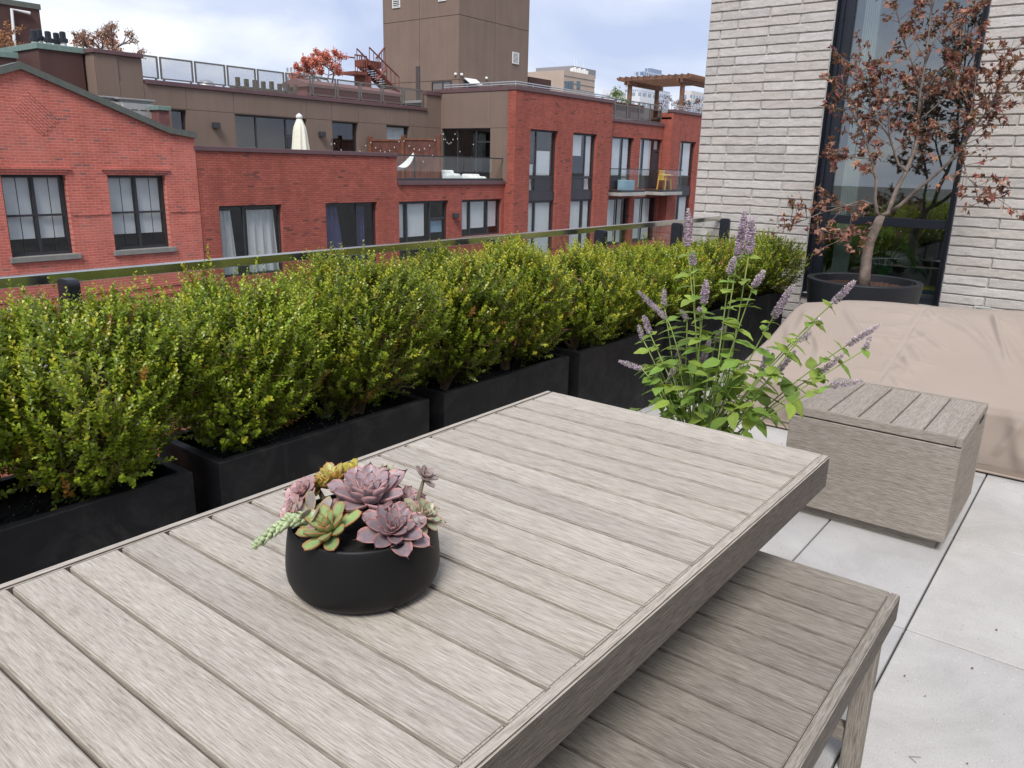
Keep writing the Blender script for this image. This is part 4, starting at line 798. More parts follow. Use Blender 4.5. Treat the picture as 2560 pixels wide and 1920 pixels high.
variants = [curled(s, a) for s, a in ((1, .35), (2, .9), (3, 1.25), (4, 1.5))]
lp, la, lnn, ls, lt = [], [], [], [], []
for p, mid, e in twigs:
    m = r.integers(6, 12)
    for i in range(m):
        q = r.uniform(.45, 1.02); c = (mid+(e-mid)*max(0, q*2-1)) if q > .5 else p+(mid-p)*q*2; c = c+r.normal(0, .012, 3); a = (e-p)/np.linalg.norm(e-p)*.4+r.normal(0, .7, 3)+np.array([0, 0, -.45])
        lp.append(c); la.append(a); lnn.append(r.normal(0, 1, 3)+np.array([-.4, 0, .5])); ls.append(r.uniform(.027, .053)); z_ = r.random()
        col = (.33, .15, .10) if z_ < .42 else (.27, .085, .068) if z_ < .66 else (.46, .25, .165) if z_ < .82 else (.095, .04, .04) if z_ < .95 else (.16, .12, .03)
        lt.append(np.array(col)*r.uniform(.7, 1.25))
lp, la, lnn, ls, lt = map(np.array, (lp, la, lnn, ls, lt)); vi = r.integers(0, 4, len(lp)); lp[:, 0] = np.minimum(lp[:, 0], 7.26)
mapm = [leafmat('maple_leaf_%d' % i, tint=False, base=c, rough=.6, trans=.2) for i, c in enumerate(((.33, .15, .10), (.27, .085, .068), (.45, .245, .16), (.11, .042, .042)))]
mme = []
for v in range(4):
    for m_ in mapm:
        me = MB().add(variants[v], st_f).mesh(smooth=True); me.materials.append(m_); mme.append(me)
pick = np.argsort(-ls)[:300]; pk = np.zeros(len(lp), bool); pk[pick] = True
for i, M_ in zip(pick, leafmats(lp[pick], la[pick], lnn[pick], ls[pick])): link('leaf', mme[vi[i]*4+int(r.integers(0, 4))], None, mp, M_)
for v in range(4):
    s_ = (~pk) & (vi == v); tag(leafcloud('foliage', variants[v], st_f, lp[s_], la[s_], lnn[s_], ls[s_], lt[s_], m_maple, mp), kind='stuff')
print('maple leaves', len(lp), 'bricks', cnt)
# ================================================================== across the street
YF, YB, YR = 21.0, 24.65, 20.5
gab_d = dict(c1=(.60, .170, .126), c2=(.48, .128, .094), mortar=(.60, .265, .21), dark=(.29, .14, .12), darkamt=.03, wash=(.60, .225, .178))
mod_d = dict(c1=(.455, .132, .094), c2=(.36, .10, .072), mortar=(.245, .093, .073), dark=(.15, .07, .06), darkamt=.02)
m_bkG = brickmat('old_red_brick', 0, **gab_d)
m_bkX = brickmat('red_brick', 0, **mod_d); m_bkY = brickmat('red_brick_return', 1, **mod_d)
def stucco(name, col):
    m, t, b = newmat(name); b.inputs['Roughness'].default_value = .9; b.inputs['Specular IOR Level'].default_value = .2; w = mapped(t, coord='World')
    c = ramp(t, noise(t, w, .8, 5), [(.3, tuple(x*.93 for x in col)), (.7, tuple(x*1.06 for x in col))])
    sv = mapped(t, (1.3, 1.3, .12), coord='World'); c = mixc(t, .5, c, ramp(t, noise(t, sv, 2.2, 5, .6), [(.35, (.88, .87, .86)), (.7, (1.10, 1.09, 1.08))]), 'MULTIPLY')
    t.links.new(c, b.inputs['Base Color']); bump(t, b, noise(t, w, 90, 3), .25, .01); return m
m_st = stucco('brown_stucco', (.195, .142, .113)); m_stdark = stucco('maroon_stucco', (.088, .048, .043))
m_cap = plain('maroon_cap', (.115, .062, .064), .5, var=.1, scale=2, coord='World'); m_green = plain('verdigris_flashing', (.15, .22, .19), .6, var=.15); m_cope = plain('dark_green_coping', (.10, .108, .09), .6, var=.15, coord='World')
m_sill = plain('grey_stone_sill', (.20, .195, .18), .85, var=.15, scale=6, bmp=.2, coord='World')
m_joint = plain('joint_shadow', (.03, .025, .022), .9); m_roof = plain('roof_membrane', (.30, .29, .28), .9, var=.2, scale=.7, coord='World')
m_rust = plain('rust_paint', (.16, .045, .028), .7, var=.25); m_fence = plain('grey_mesh_frame', (.16, .15, .135), .5, .3); m_white = plain('white_paint', (.72, .72, .70), .6, var=.04)
m_perg = plain('weathered_cedar', (.17, .085, .052), .75, var=.35, scale=3); m_cedar = plain('stained_cedar', (.15, .055, .03), .7, var=.3, scale=3); m_cedar2 = plain('dark_stained_boards', (.105, .038, .026), .75, var=.35, scale=2.5)
m_curtW = plain('white_curtain', (.68, .70, .69), .9, var=.05); m_curtB = plain('navy_curtain', (.085, .085, .19), .9, var=.15); m_galv = plain('galvanised_pipe', (.50, .51, .52), .35, .7)
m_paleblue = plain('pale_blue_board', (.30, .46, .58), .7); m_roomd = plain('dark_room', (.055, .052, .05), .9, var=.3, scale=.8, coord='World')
def meshmat():
    m, t, b = newmat('wire_mesh'); o = t.nodes['Material Output']; b.inputs['Base Color'].default_value = (.13, .125, .115, 1); b.inputs['Roughness'].default_value = .5
    g_ = nd(t, 'ShaderNodeNewGeometry'); sp = nd(t, 'ShaderNodeSeparateXYZ'); t.links.new(g_.outputs['Position'], sp.inputs[0]); mxs = []
    for sg in (1, -1):
        a = nd(t, 'ShaderNodeMath', operation='MULTIPLY_ADD'); t.links.new(sp.outputs[2], a.inputs[0]); a.inputs[1].default_value = sg; t.links.new(sp.outputs[0], a.inputs[2])
        mo = nd(t, 'ShaderNodeMath', operation='PINGPONG'); t.links.new(a.outputs[0], mo.inputs[0]); mo.inputs[1].default_value = .022
        lt_ = nd(t, 'ShaderNodeMath', operation='LESS_THAN'); t.links.new(mo.outputs[0], lt_.inputs[0]); lt_.inputs[1].default_value = .0042; mxs.append(lt_.outputs[0])
    mm = nd(t, 'ShaderNodeMath', operation='MAXIMUM'); t.links.new(mxs[0], mm.inputs[0]); t.links.new(mxs[1], mm.inputs[1])
    tr = nd(t, 'ShaderNodeBsdfTransparent'); ms = nd(t, 'ShaderNodeMixShader'); t.links.new(mm.outputs[0], ms.inputs[0]); t.links.new(tr.outputs[0], ms.inputs[1]); t.links.new(b.outputs[0], ms.inputs[2]); t.links.new(ms.outputs[0], o.inputs[0]); return m
m_mesh = meshmat()
def PXy(u, v, Y): p = onY(u, v, Y); return p[0]
def PZy(u, v, Y): return onY(u, v, Y)[2]
def window(par, axis, plane, u0, u1, z0, z1, mull=(), trans=(), inset=.14, fw=.055, covers=(), mat=None, room=1.6, glass=None, roommat=None, name='window'):
    # frame bars with panes between them and a room behind. covers: (u0, u1, z0, z1, material, kind)
    mat = mat or m_frame; d0 = plane+inset
    def bx(mb, a, b_, c, d, e0=0, e1=.07): return mb.box(a, b_, d0+e0, d0+e1, c, d) if axis == 'y' else mb.box(d0+e0, d0+e1, a, b_, c, d)
    fr = MB(); bx(fr, u0, u0+fw, z0, z1); bx(fr, u1-fw, u1, z0, z1); bx(fr, u0+fw, u1-fw, z1-fw, z1, .002, .068); bx(fr, u0+fw, u1-fw, z0, z0+fw, .002, .068)
    ed = [u0+fw]
    for m_ in mull: bx(fr, m_-fw*.5, m_+fw*.5, z0+fw, z1-fw, .004, .066); ed += [m_-fw*.5, m_+fw*.5]
    ed.append(u1-fw); bays = [(ed[i], ed[i+1]) for i in range(0, len(ed), 2)]; cuts = {i: [] for i in range(len(bays))}
    for tb_ in trans:          # (bay index or None, z, thickness)
        for i in range(len(bays)):
            if tb_[0] in (None, i): bx(fr, bays[i][0], bays[i][1], tb_[1]-tb_[2]/2, tb_[1]+tb_[2]/2, .006, .064); cuts[i].append((tb_[1]-tb_[2]/2, tb_[1]+tb_[2]/2))
    wo_ = fr.build(name, mat, par)
    for i, (a, b_) in enumerate(bays):
        zz = [z0+fw]+[q for c in sorted(cuts[i]) for q in c]+[z1-fw]
        for j in range(0, len(zz), 2): bx(MB(), a, b_, zz[j], zz[j+1], .03, .038).build('pane', glass or m_winglass, wo_)
    for c in covers:
        if c[5] == 'blind': bx(MB(), c[0], c[1], c[2], c[3], .12, .125).build('blind', c[4], wo_)
        elif c[5] == 'panel': bx(MB(), c[0], c[1], c[2], c[3], .020, .029).build('infill_panel', c[4], wo_)
        else:
            n = 46; vs = []; lean = c[6] if len(c) > 6 else 0
            for j, zq in enumerate((c[3], (c[2]+c[3])/2, c[2])):
                for i in range(n):
                    q = i/(n-1); u = c[0]+(c[1]-c[0])*q+lean*q*j/2; dd = .16+.035*math.sin(q*21+.5*j)+.012*math.sin(q*47)
                    vs.append((u, d0+dd, zq) if axis == 'y' else (d0+dd, u, zq))
            MB().add(vs, [(j*n+i, j*n+i+1, (j+1)*n+i+1, (j+1)*n+i) for j in range(2) for i in range(n-1)]).build('curtain', c[4], wo_, smooth=True)
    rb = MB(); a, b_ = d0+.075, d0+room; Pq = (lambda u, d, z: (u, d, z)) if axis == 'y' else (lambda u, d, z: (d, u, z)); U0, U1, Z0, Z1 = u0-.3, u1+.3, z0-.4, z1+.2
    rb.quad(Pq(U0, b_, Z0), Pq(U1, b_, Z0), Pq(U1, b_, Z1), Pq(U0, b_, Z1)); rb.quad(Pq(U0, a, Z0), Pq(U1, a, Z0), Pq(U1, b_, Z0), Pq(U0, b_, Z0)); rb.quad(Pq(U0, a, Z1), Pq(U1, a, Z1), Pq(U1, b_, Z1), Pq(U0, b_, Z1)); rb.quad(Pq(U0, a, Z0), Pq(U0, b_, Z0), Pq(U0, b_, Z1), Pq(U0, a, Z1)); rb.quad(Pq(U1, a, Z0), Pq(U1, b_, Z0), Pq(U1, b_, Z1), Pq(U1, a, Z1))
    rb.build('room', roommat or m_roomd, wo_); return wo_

# ------------------------------------------------------------------ old gabled warehouse
gh = thing('gabled_brick_building', (4, YF, -12), 'old bright red brick gabled building with two paired sash windows across the street', 'building')
pk = onY(46, 153, YF); ev = onY(417, 316, YF); XR = 12.45; zf = PZy(470, 330, YF); xl = 2*pk[0]-ev[0]
GW = [(7.47, 8.92, -.92, 1.01), (9.94, 11.50, -.92, 1.01)]; GWo = [(-2.3, -.8, -.92, 1.01), (.2, 1.7, -.92, 1.01), (4.9, 6.35, -.92, 1.01)]; GL = [(x_, x_+1.5, -5.1, -3.0) for x_ in (-2.3, .2, 2.6, 4.9, 7.45, 9.95)]; GLL = [(x_, x_+1.5, -9.2, -7.0) for x_ in (-2.3, .2, 2.6, 4.9, 7.45, 9.95)]
EVB = zf-.4; mb = MB(); wall_holes(mb, 'y', YF, -14, XR, -12.05, EVB, GW+GWo+GL+GLL, .24)
pk[2] -= .15; ev[2] -= .15; zf -= .15
mb.add([(-14, YF, EVB), (XR, YF, EVB), (XR, YF, zf), (ev[0], YF, ev[2]), (pk[0], YF, pk[2]), (xl, YF, ev[2]), (-14, YF, zf)], [(0, 1, 2, 3, 4, 5, 6)])
mb.quad((XR, YF, -12.05), (XR, YF+8, -12.05), (XR, YF+8, zf), (XR, YF, zf)); mb.quad((-14, YF, -12.05), (-14, YF+12, -12.05), (-14, YF+12, zf), (-14, YF, zf)); mb.quad((-14, YF+12, -12), (XR, YF+12, -12), (XR, YF+12, zf), (-14, YF+12, zf))
mb.build('wall', m_bkG, gh)
MB().quad((-14, YF+.3, 1.55), (XR, YF+.3, 1.55), (XR, YF+12, 1.55), (-14, YF+12, 1.55)).build('roof', m_roof, gh)
pw_ = MB(); pw_.add([(-14, YF+.32, 1.5), (XR-.02, YF+.32, 1.5), (XR-.02, YF+.32, zf), (ev[0], YF+.32, ev[2]), (pk[0], YF+.32, pk[2]), (xl, YF+.32, ev[2]), (-14, YF+.32, zf)], [(0, 1, 2, 3, 4, 5, 6)]); pw_.build('parapet_back', m_bkG, gh)
cp = MB()
for a, b_ in (((-14, zf), (xl, ev[2])), ((xl, ev[2]), (pk[0], pk[2])), ((pk[0], pk[2]), (ev[0], ev[2])), ((ev[0], ev[2]), (XR+.03, zf+.01))):
    cp.prism([(a[0], a[1]-.02), (b_[0], b_[1]-.02), (b_[0], b_[1]+.14), (a[0], a[1]+.14)], YF-.09, YF+.40, 'y')
cp.build('coping', m_cope, gh)
for a, b_, c, d in GW+GWo:
    mid = (a+b_)/2; hw = (b_-a)/4; mu = MB()
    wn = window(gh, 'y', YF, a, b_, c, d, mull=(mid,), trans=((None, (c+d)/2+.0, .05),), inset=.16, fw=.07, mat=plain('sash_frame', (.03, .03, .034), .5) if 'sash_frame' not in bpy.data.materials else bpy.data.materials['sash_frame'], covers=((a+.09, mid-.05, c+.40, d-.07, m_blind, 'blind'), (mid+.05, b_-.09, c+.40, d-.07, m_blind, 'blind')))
    for s in (-1, 1):
        for z0, z1 in ((c+.07, (c+d)/2-.03), ((c+d)/2+.03, d-.07)): mu.box(mid+s*hw-.008, mid+s*hw+.008, YF+.175, YF+.186, z0, z1)
    mu.build('muntin', bpy.data.materials['sash_frame'], wn)
    MB().box(a-.06, b_+.12, YF-.07, YF+.16, c-.13, c+.001).build('sill', m_sill, wn, bevel=.008)
    ln = MB()
    for k in range(3): ln.box(a-.03-.05*k, b_+.03+.05*k, YF-.012-.022*k, YF+.05, d+.004+.062*k, d+.060+.062*k)
    ln.build('corbelled_lintel', m_bkG, wn)
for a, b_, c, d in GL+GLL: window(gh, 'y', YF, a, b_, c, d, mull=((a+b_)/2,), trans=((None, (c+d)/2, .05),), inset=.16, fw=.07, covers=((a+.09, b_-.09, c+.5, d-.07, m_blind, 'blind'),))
bd = MB()
for z0, h, pr_ in ((.02, .06, .02), (-1.98, .07, .03), (-2.20, .07, .06), (-2.44, .12, .09)):
    if z0 > 0:
        for a, b_ in ((8.98, 9.88), (11.56, XR-.05)): bd.box(a, b_, YF-pr_, YF, z0, z0+h)
    else: bd.box(-14, XR-.01, YF-pr_, YF, z0, z0+h)
bd.box(11.42+.25, 11.42+.3, YF-.01, YF, 1.3, 2.1)
bd.build('string_course', m_bkG, gh)
# diamond of bricks set in the gable
cx, cz = pk[0]+.22, pk[2]-.97; dm = Matrix.Rotation(math.radians(45), 4, 'Y'); db = cbox(.205, .02, .06, .004)
for i in range(-4, 5):
    for j in range(-2, 2):
        link('brick', db, m_bkG, gh, Matrix.Translation(Vector((cx, YF-.002, cz))) @ dm @ T(j*.215+.108+(.05 if i % 2 else 0), 0, i*.0677))

# rooftop things behind the gable
def ac_unit(u0, u1, v0, Y, label):
    a, b_ = PXy(u0, v0, Y), PXy(u1, v0, Y); top = PZy((u0+u1)/2, v0, Y); t_ = thing('air_conditioner', ((a+b_)/2, Y, 1.551), label, 'air conditioner', 'rooftop air conditioners'); w = b_-a; h = top-1.551
    link('case', cbox(w, .85, h-.05, .08, 3), plain('ac_case_%d' % int(u0), (.36, .36, .35), .5, .2), t_, T((a+b_)/2, Y+.42, 1.551+h/2-.02)); link('top_plate', cbox(w+.02, .87, .05, .02, 2), bpy.data.materials['ac_case_%d' % int(u0)], t_, T((a+b_)/2, Y+.42, top-.025))
    for k in range(4):
        for q in range(5): link('louvre', cbox(w/4*.8, .012, .02, .002), m_joint, t_, T(a+w*(k+.5)/4, Y-.008, 1.551+h*(.2+.15*q)))
ac_unit(300, 388, 247, 22.6, 'grey air conditioner behind the sloping gable coping, nearer the small chimney'); ac_unit(236, 297, 240, 22.9, 'grey air conditioner half hidden by the sloping gable coping')
def capped(name, label, u0, u1, vtop, Y, dep, z0, mat, capmat, caph=.12, cat='chimney', grp=None, over=.05):
    a, b_ = PXy(u0, vtop, Y), PXy(u1, vtop, Y); top = PZy((u0+u1)/2, vtop, Y); t_ = thing(name, ((a+b_)/2, Y+dep/2, z0), label, cat, grp)
    MB().box(a, b_, Y, Y+dep, z0, top-caph).build('shaft', mat, t_); MB().box(a-over, b_+over, Y-over, Y+dep+over, top-caph, top).build('cap', capmat, t_, bevel=.01); return (a, b_, top)
capped('chimney', 'short maroon chimney with a green metal cap by the gable end', 395, 421, 265, 22.2, .9, 1.551, plain('maroon_brick_shaft', (.15, .06, .055), .8, var=.3, scale=6), m_green)
blk = capped('stair_bulkhead', 'maroon rooftop bulkhead with green flashing and five vent pipes', 94, 203, 113, 25.2, 3.2, 1.551, m_stdark, m_green, .16, 'bulkhead')
capped('parapet_block', 'low maroon parapet block with green flashing at the roof edge', -60, 38, 126, 25.6, 2.5, 1.551, m_stdark, m_green, .16, 'parapet')
for k, (u, v) in enumerate(((82, 72), (96, 70), (118, 75), (139, 79), (155, 76))):
    Y = 26.2+.3*(k % 2); p = onY(u, v, Y); t_ = thing('vent_pipe', (p[0], Y, blk[2]-.001), ['white vent pipe with black cowl at the end of the row of five', 'second white vent pipe with black cowl in the row of five', 'middle white vent pipe with black cowl in the row of five', 'fourth white vent pipe with black cowl in the row of five', 'fifth white vent pipe with black cowl beside the bare tree'][k], 'vent pipe', 'vent pipes on the bulkhead')
    MB().tube([(p[0], Y, blk[2]), (p[0], Y, p[2]-.35)], .085, 12).build('pipe', m_white, t_); MB().lathe([(.075, 0), (.13, .02), (.13, .12), (.085, .14), (.085, .30), (.05, .32), (0, .32)], (p[0], Y, p[2]-.35), 12).build('cowl', m_blackmetal, t_)
# dark tower at the far left with a white conduit
a, b_ = PXy(-160, 40, 36), PXy(100, 40, 36); zt = PZy(98, 11, 36)
tl = thing('maroon_tower', ((a+b_)/2, 38, -12), 'plain dark maroon tower with a bent white pipe beyond the vent pipes', 'tower')
MB().box(a, b_, 36, 42, -12.05, zt-.2).build('wall', m_stdark, tl); MB().box(a-.05, b_+.05, 35.95, 42.05, zt-.2, zt).build('cap', m_cope, tl)
p1, p2, p3 = onY(37, 115, 35.9), onY(29, 23, 35.9), onY(75, 33, 35.9); MB().tube([p1, p2, p3], .06, 8).build('conduit', m_white, tl)

# ------------------------------------------------------------------ modern apartment building
ab = thing('apartment_building', (26, YF, -12), 'modern red brick and brown stucco apartment building with roof terraces across the street', 'building')
XB = 26.37; XS = 20.21; capM = PZy(700, 372, YF); capL = PZy(1130, 452, YF)
wmid = [(13.06, 15.23, -1.95, .155), (16.95, 19.22, -1.95, .15)]; wlow = [(20.27, 22.90, -2.0, .125), (23.70, 26.2, -1.32, .125)]
wl2 = [(a, b_, -5.2, -3.1) for a, b_ in ((13.06, 15.23), (16.95, 19.22), (20.27, 22.9), (23.7, 26.2))]+[(a, b_, -9.2, -7.0) for a, b_ in ((13.06, 15.23), (16.95, 19.22), (20.27, 22.9), (23.7, 26.2))]
mb = MB(); wall_holes(mb, 'y', YF+.02, XR, XS, -12.05, capM-.13, wmid+wl2[:2]+wl2[4:6], .2); wall_holes(mb, 'y', YF+.02, XS, XB, -12.05, capL-.15, wlow+wl2[2:4]+wl2[6:], .2)
mb.build('brick_wall', m_bkX, ab)
MB().quad((XS, YF+.02, .6), (XS, YF+.34, .6), (XS, YF+.34, capM-.13), (XS, YF+.02, capM-.13)).build('brick_return', m_bkY, ab)
MB().box(XR-.03, XS+.02, YF-.03, YF+.36, capM-.13, capM).build('parapet_cap', m_cap, ab, bevel=.01); MB().box(XS+.022, XB-.003, YF-.05, YF+.36, capL-.15, capL).build('parapet_cap', m_cap, ab, bevel=.01)
MB().quad((XR, YF+.36, .72), (XB, YF+.36, .72), (XB, YB, .72), (XR, YB, .72)).build('terrace_deck', m_roof, ab)
MB().box(XR, XS, YF+.25, YF+.34, .72, capM-.13).build('parapet_back', m_cap, ab)
# bay and recess
capB = PZy(1400, 230, YR); XE = float(onY(1533, 270, YR)[0]); X2 = float(onY(1683, 300, YR)[0]); capR = PZy(1600, 303, YF)
bayw = [(27.40, 29.42, .40, 2.97), (30.62, 32.62, .40, 2.97), (27.40, 29.42, -2.5, .03), (30.62, 32.62, -2.5, .03)]; bayh = [(27.40, 29.42, -2.5, 2.97), (30.62, 32.62, -2.5, 2.97)]
mb = MB(); wall_holes(mb, 'y', YR, XB, XE, -12.05, capB-.16, bayh+[(a, b_, -6, -3.2) for a, b_ in ((27.4, 29.42), (30.62, 32.62))], .22); mb.build('bay_wall', m_bkX, ab)
MB().quad((XB, YR, -12.05), (XB, 21.03, -12.05), (XB, 21.03, .85), (XB, YR, .85)).quad((XB, YR, .85), (XB, 20.91, .85), (XB, 20.91, capB-.16), (XB, YR, capB-.16)).quad((XE, YR, -12), (XE, YF+.3, -12), (XE, YF+.3, capB-.16), (XE, YR, capB-.16)).build('bay_return', m_bkY, ab)
recw = [(34.85, 36.98, .42, 2.985), (37.68, 40.10, .42, 3.02), (34.75, 36.9, -2.4, .0), (37.45, 40.0, -2.4, .0)]
mb = MB(); wall_holes(mb, 'y', YF, XE, X2, -12.05, capR-.15, recw, .22); mb.build('recess_wall', m_bkX, ab)
bay2 = [(41.302, 43.24, .5, 3.0), (41.302, 43.24, -2.4, .05), (44.6, 46.5, .5, 3.0)]
mb = MB(); wall_holes(mb, 'y', YR, X2, 54, -12.05, capB-.16, [(41.3, 43.25, -2.4, 3.0), bay2[2]], .22); mb.build('bay_wall', m_bkX, ab)
MB().quad((X2, YR, -12.05), (X2, YF+.3, -12.05), (X2, YF+.3, capB-.16), (X2, YR, capB-.16)).build('bay_return', m_bkY, ab)
MB().box(XB-.04, XE+.02, YR-.05, YR+.36, capB-.16, capB).build('bay_cap', m_cap, ab, bevel=.01); MB().box(X2-.04, 54, YR-.05, YR+.36, capB-.16, capB).build('bay_cap', m_cap, ab, bevel=.01); MB().box(XE+.022, X2-.042, YF-.05, YF+.36, capR-.15, capR).build('recess_cap', m_cap, ab, bevel=.01)
MB().box(XB-.04, XB+.32, YR+.362, YB+.35, capB-.16, capB).build('side_cap', m_cap, ab)
MB().box(XB+.05, XE, YR+.1, 40, capB-.5, capB-.4).box(XE, X2, YF+.1, 40, capR-.45, capR-.35).box(X2, 54, YR+.1, 40, capB-.5, capB-.4).build('roof', m_roof, ab)
# setback storey of brown panels
XL = float(onY(241, 190, YB)[0]); zj = 2.975; cz0 = PZy(306, 204, YB); capZ = PZy(306, 192, YB); XU = float(onY(1066, 260, YB)[0]); zU = float(onX(1102, 231, XB)[2])
jx = [float(onY(u, 272, YB)[0]) for u in (306, 364.6, 467, 584.5, 766, 828, 895, 964.4, 1023, 1067)]
xs = [XL]+jx+[XB]
bwin = [(float(onY(430, 290, YB)[0]), jx[2]-.03, .9, zj-.02), (jx[3]+.03, jx[4]-.02, .74, zj-.02), (jx[5]+.02, jx[6]-.02, .74, zj-.02), (jx[7]+.02, jx[8]-.02, .9, zj-.02)]
mb = MB(); wall_holes(mb, 'y', YB, XR-.3, XB, .72, cz0, bwin, .2); mb.box(XL, XL+1.42, YB+.02, YB+3.2, cz0-1.5, PZy(240, 132, YB)); mb.build('setback_wall', m_st, ab)
MB().box(XR-3, XL+.0, YB+3.0, YB+3.2, 1.55, cz0).build('setback_side', m_st, ab)
PT = .012
def panel(x0, x1, z0, z1): MB().box(x0+.011, x1-.011, YB-PT, YB-.001, z0+.009, z1-.009).build('panel', m_st, ab, bevel=.003)
for i in range(len(xs)-1):
    x0, x1 = xs[i], xs[i+1]
    top = cz0 if i < len(xs)-2 else zU-.16
    if i == 0: top = PZy(240, 132, YB)
    panel(x0, x1, zj if i > 0 else 1.6, top)
    if i > 0:
        hole = [h for h in bwin if h[0] < (x0+x1)/2 < h[1]]
        if not hole:
            q = [h for h in bwin if x0 < h[0] < x1 and h[0]-x0 > .1]; panel(x0, q[0][0]-.02 if q else x1, .74, zj)
MB().box(XL-.06, XL+1.45, YB-.07, YB+3.26, PZy(240, 132, YB), PZy(240, 121, YB)).build('block_cap', m_cap, ab, bevel=.01)
MB().box(XL+1.452, XU, YB-.07, YB+.33, cz0, capZ).build('setback_cap', m_cap, ab, bevel=.01)
MB().box(XU+.002, XB, YB-.001, YB+.3, cz0, zU-.16).build('corner_upstand', m_st, ab); MB().box(XU-.02, XB-.042, YB-.07, YB+.34, zU-.16, zU).build('corner_cap', m_cap, ab)
MB().box(XL+1.4, XB, YB+.3, 44, cz0-.12, cz0-.02).build('upper_roof', m_roof, ab)
window(ab, 'y', YB, *bwin[0]); b1 = bwin[1]; w_ = b1[1]-b1[0]
window(ab, 'y', YB, *b1, mull=(b1[0]+w_*.30, b1[0]+w_*.72), trans=((2, 2.35, .06),), covers=((b1[0]+w_*.74, b1[1]-.08, .8, 2.3, m_frame, 'panel'),))
window(ab, 'y', YB, *bwin[2]); window(ab, 'y', YB, *bwin[3], covers=((bwin[3][0]+.06, bwin[3][1]-.06, 1.2, zj-.08, m_blind, 'blind'),))
# glazed return wall of the terrace
y0, y1 = float(onX(1226, 322, XB)[1]), float(onX(1105, 322, XB)[1])
mb = MB(); wall_holes(mb, 'x', XB+.001, 20.91, YB, .72, capB-.16, [(y0, y1, .74, 2.96)], .2); mb.build('return_wall', m_st, ab)
for a, b_, c, d in ((20.93, y0, .74, 2.965), (20.93, y0, 2.965, capB-.17), (y0, y1, 2.965, capB-.17)): MB().box(XB-.012, XB, a+.01, b_-.01, c+.01, d-.01).build('panel', m_st, ab, bevel=.003)
ym1, ym2 = float(onX(1141, 340, XB)[1]), float(onX(1188, 340, XB)[1])
window(ab, 'x', XB, y0, y1, .74, 2.96, mull=(ym2, ym1), trans=((0, 2.42, .06),), inset=.08, room=2.5)
# windows in the brick
a, b_, c, d = wmid[0]; window(ab, 'y', YF, *wmid[0], mull=(a+(b_-a)*.40,), covers=((a+.07, a+.55, c+.05, d-.16, m_curtW, 'curtain', .12), (a+1.08, b_-.12, c+.05, d-.16, m_curtW, 'curtain', .1)))
a, b_, c, d = wmid[1]; window(ab, 'y', YF, *wmid[1], mull=(a+(b_-a)*.63,), covers=((a+.07, a+.72, c+.05, d-.16, m_curtB, 'curtain', .25), (a+1.55, b_-.35, c+.05, d-.16, m_curtB, 'curtain', 0)))
a, b_, c, d = wlow[0]; window(ab, 'y', YF, *wlow[0], mull=(a+.5, a+1.72), trans=((2, -.55, .10),), fw=.08, covers=((a+.1, a+.42, -1.18, d-.1, m_blind, 'blind'), (a+.56, a+1.52, -1.18, d-.1, m_blind, 'blind'), (a+1.88, b_-.12, -1.08, -.64, m_paleblue, 'blind')))
a, b_, c, d = wlow[1]; window(ab, 'y', YF, *wlow[1], mull=(a+.62, a+1.72), covers=((a+.07, a+.56, -1.05, d-.1, m_blind, 'blind'), (a+.70, a+1.62, -1.02, d-.1, m_blind, 'blind'), (a+1.80, b_-.10, -1.0, d-.1, m_blind, 'blind'))); MB().box(a-.05, b_+.1, YF-.05, YF+.15, c-.07, c-.001).build('sill', m_sill, ab)
for h in wl2: window(ab, 'y', YF, *h, mull=((h[0]+h[1])/2,), covers=((h[0]+.1, h[1]-.1, h[2]+.7, h[3]-.1, m_blind, 'blind'),))
m_sp = plain('dark_spandrel', (.035, .034, .042), .45, var=.15, scale=2)
def baywin(h, mfrac, split, cov, low=True):
    a, b_, c, d = h; window(ab, 'y', YR if a < 34 or a > 41 else YF, a, b_, c, d, mull=(a+(b_-a)*mfrac,), trans=((None, c+.62, .08),), fw=.075, covers=cov)
a, b_, c, d = bayw[0]; m1 = a+.62; baywin(bayw[0], .31, 0, ((a+.08, m1-.05, c+.7, c+1.15, m_blind, 'blind'), (m1+.05, b_-.22, c+.7, d-.85, m_blind, 'blind'), (a+.08, m1-.05, c+.05, c+.55, m_curtW, 'curtain'), (m1+.04, b_-.08, c+.08, c+.57, m_sp, 'panel')))
a, b_, c, d = bayw[1]; m1 = a+1.24; baywin(bayw[1], .62, 0, ((a+.08, m1-.16, c+1.58, d-.08, m_blind, 'blind'), (m1+.06, b_-.12, c+.68, d-.10, m_blind, 'blind'), (m1+.06, b_-.1, c+.06, c+.56, m_curtW, 'curtain'), (a+.08, m1-.04, c+.08, c+.57, m_sp, 'panel')))
for h in bayw[2:]: a, b_, c, d = h; window(ab, 'y', YR, *h, mull=(a+(b_-a)*(.32 if a < 30 else .62),), fw=.07, covers=((a+.1, a+(b_-a)*(.30 if a < 30 else .58), c+.2, d-.1, m_blind, 'blind'), (a+(b_-a)*(.35 if a < 30 else .66), b_-.12, c+.2, d-.1, m_blind, 'blind')))
for h in bayw[:2]:
    a, b_ = h[0], h[1]; MB().box(a+.002, b_-.002, YR+.10, YR+.22, .032, .398).build('spandrel', m_sp, ab)
a, b_, c, d = recw[0]; window(ab, 'y', YF, *recw[0], mull=(a+.22, a+1.25), trans=((1, c+.62, .07), (2, c+.62, .07)), covers=((a+.3, a+1.18, c+.7, d-.1, m_blind, 'blind'), (a+1.33, b_-.12, c+.1, d-.1, m_blind, 'blind'), (a+.27, a+1.2, c+.08, c+.57, m_sp, 'panel')))
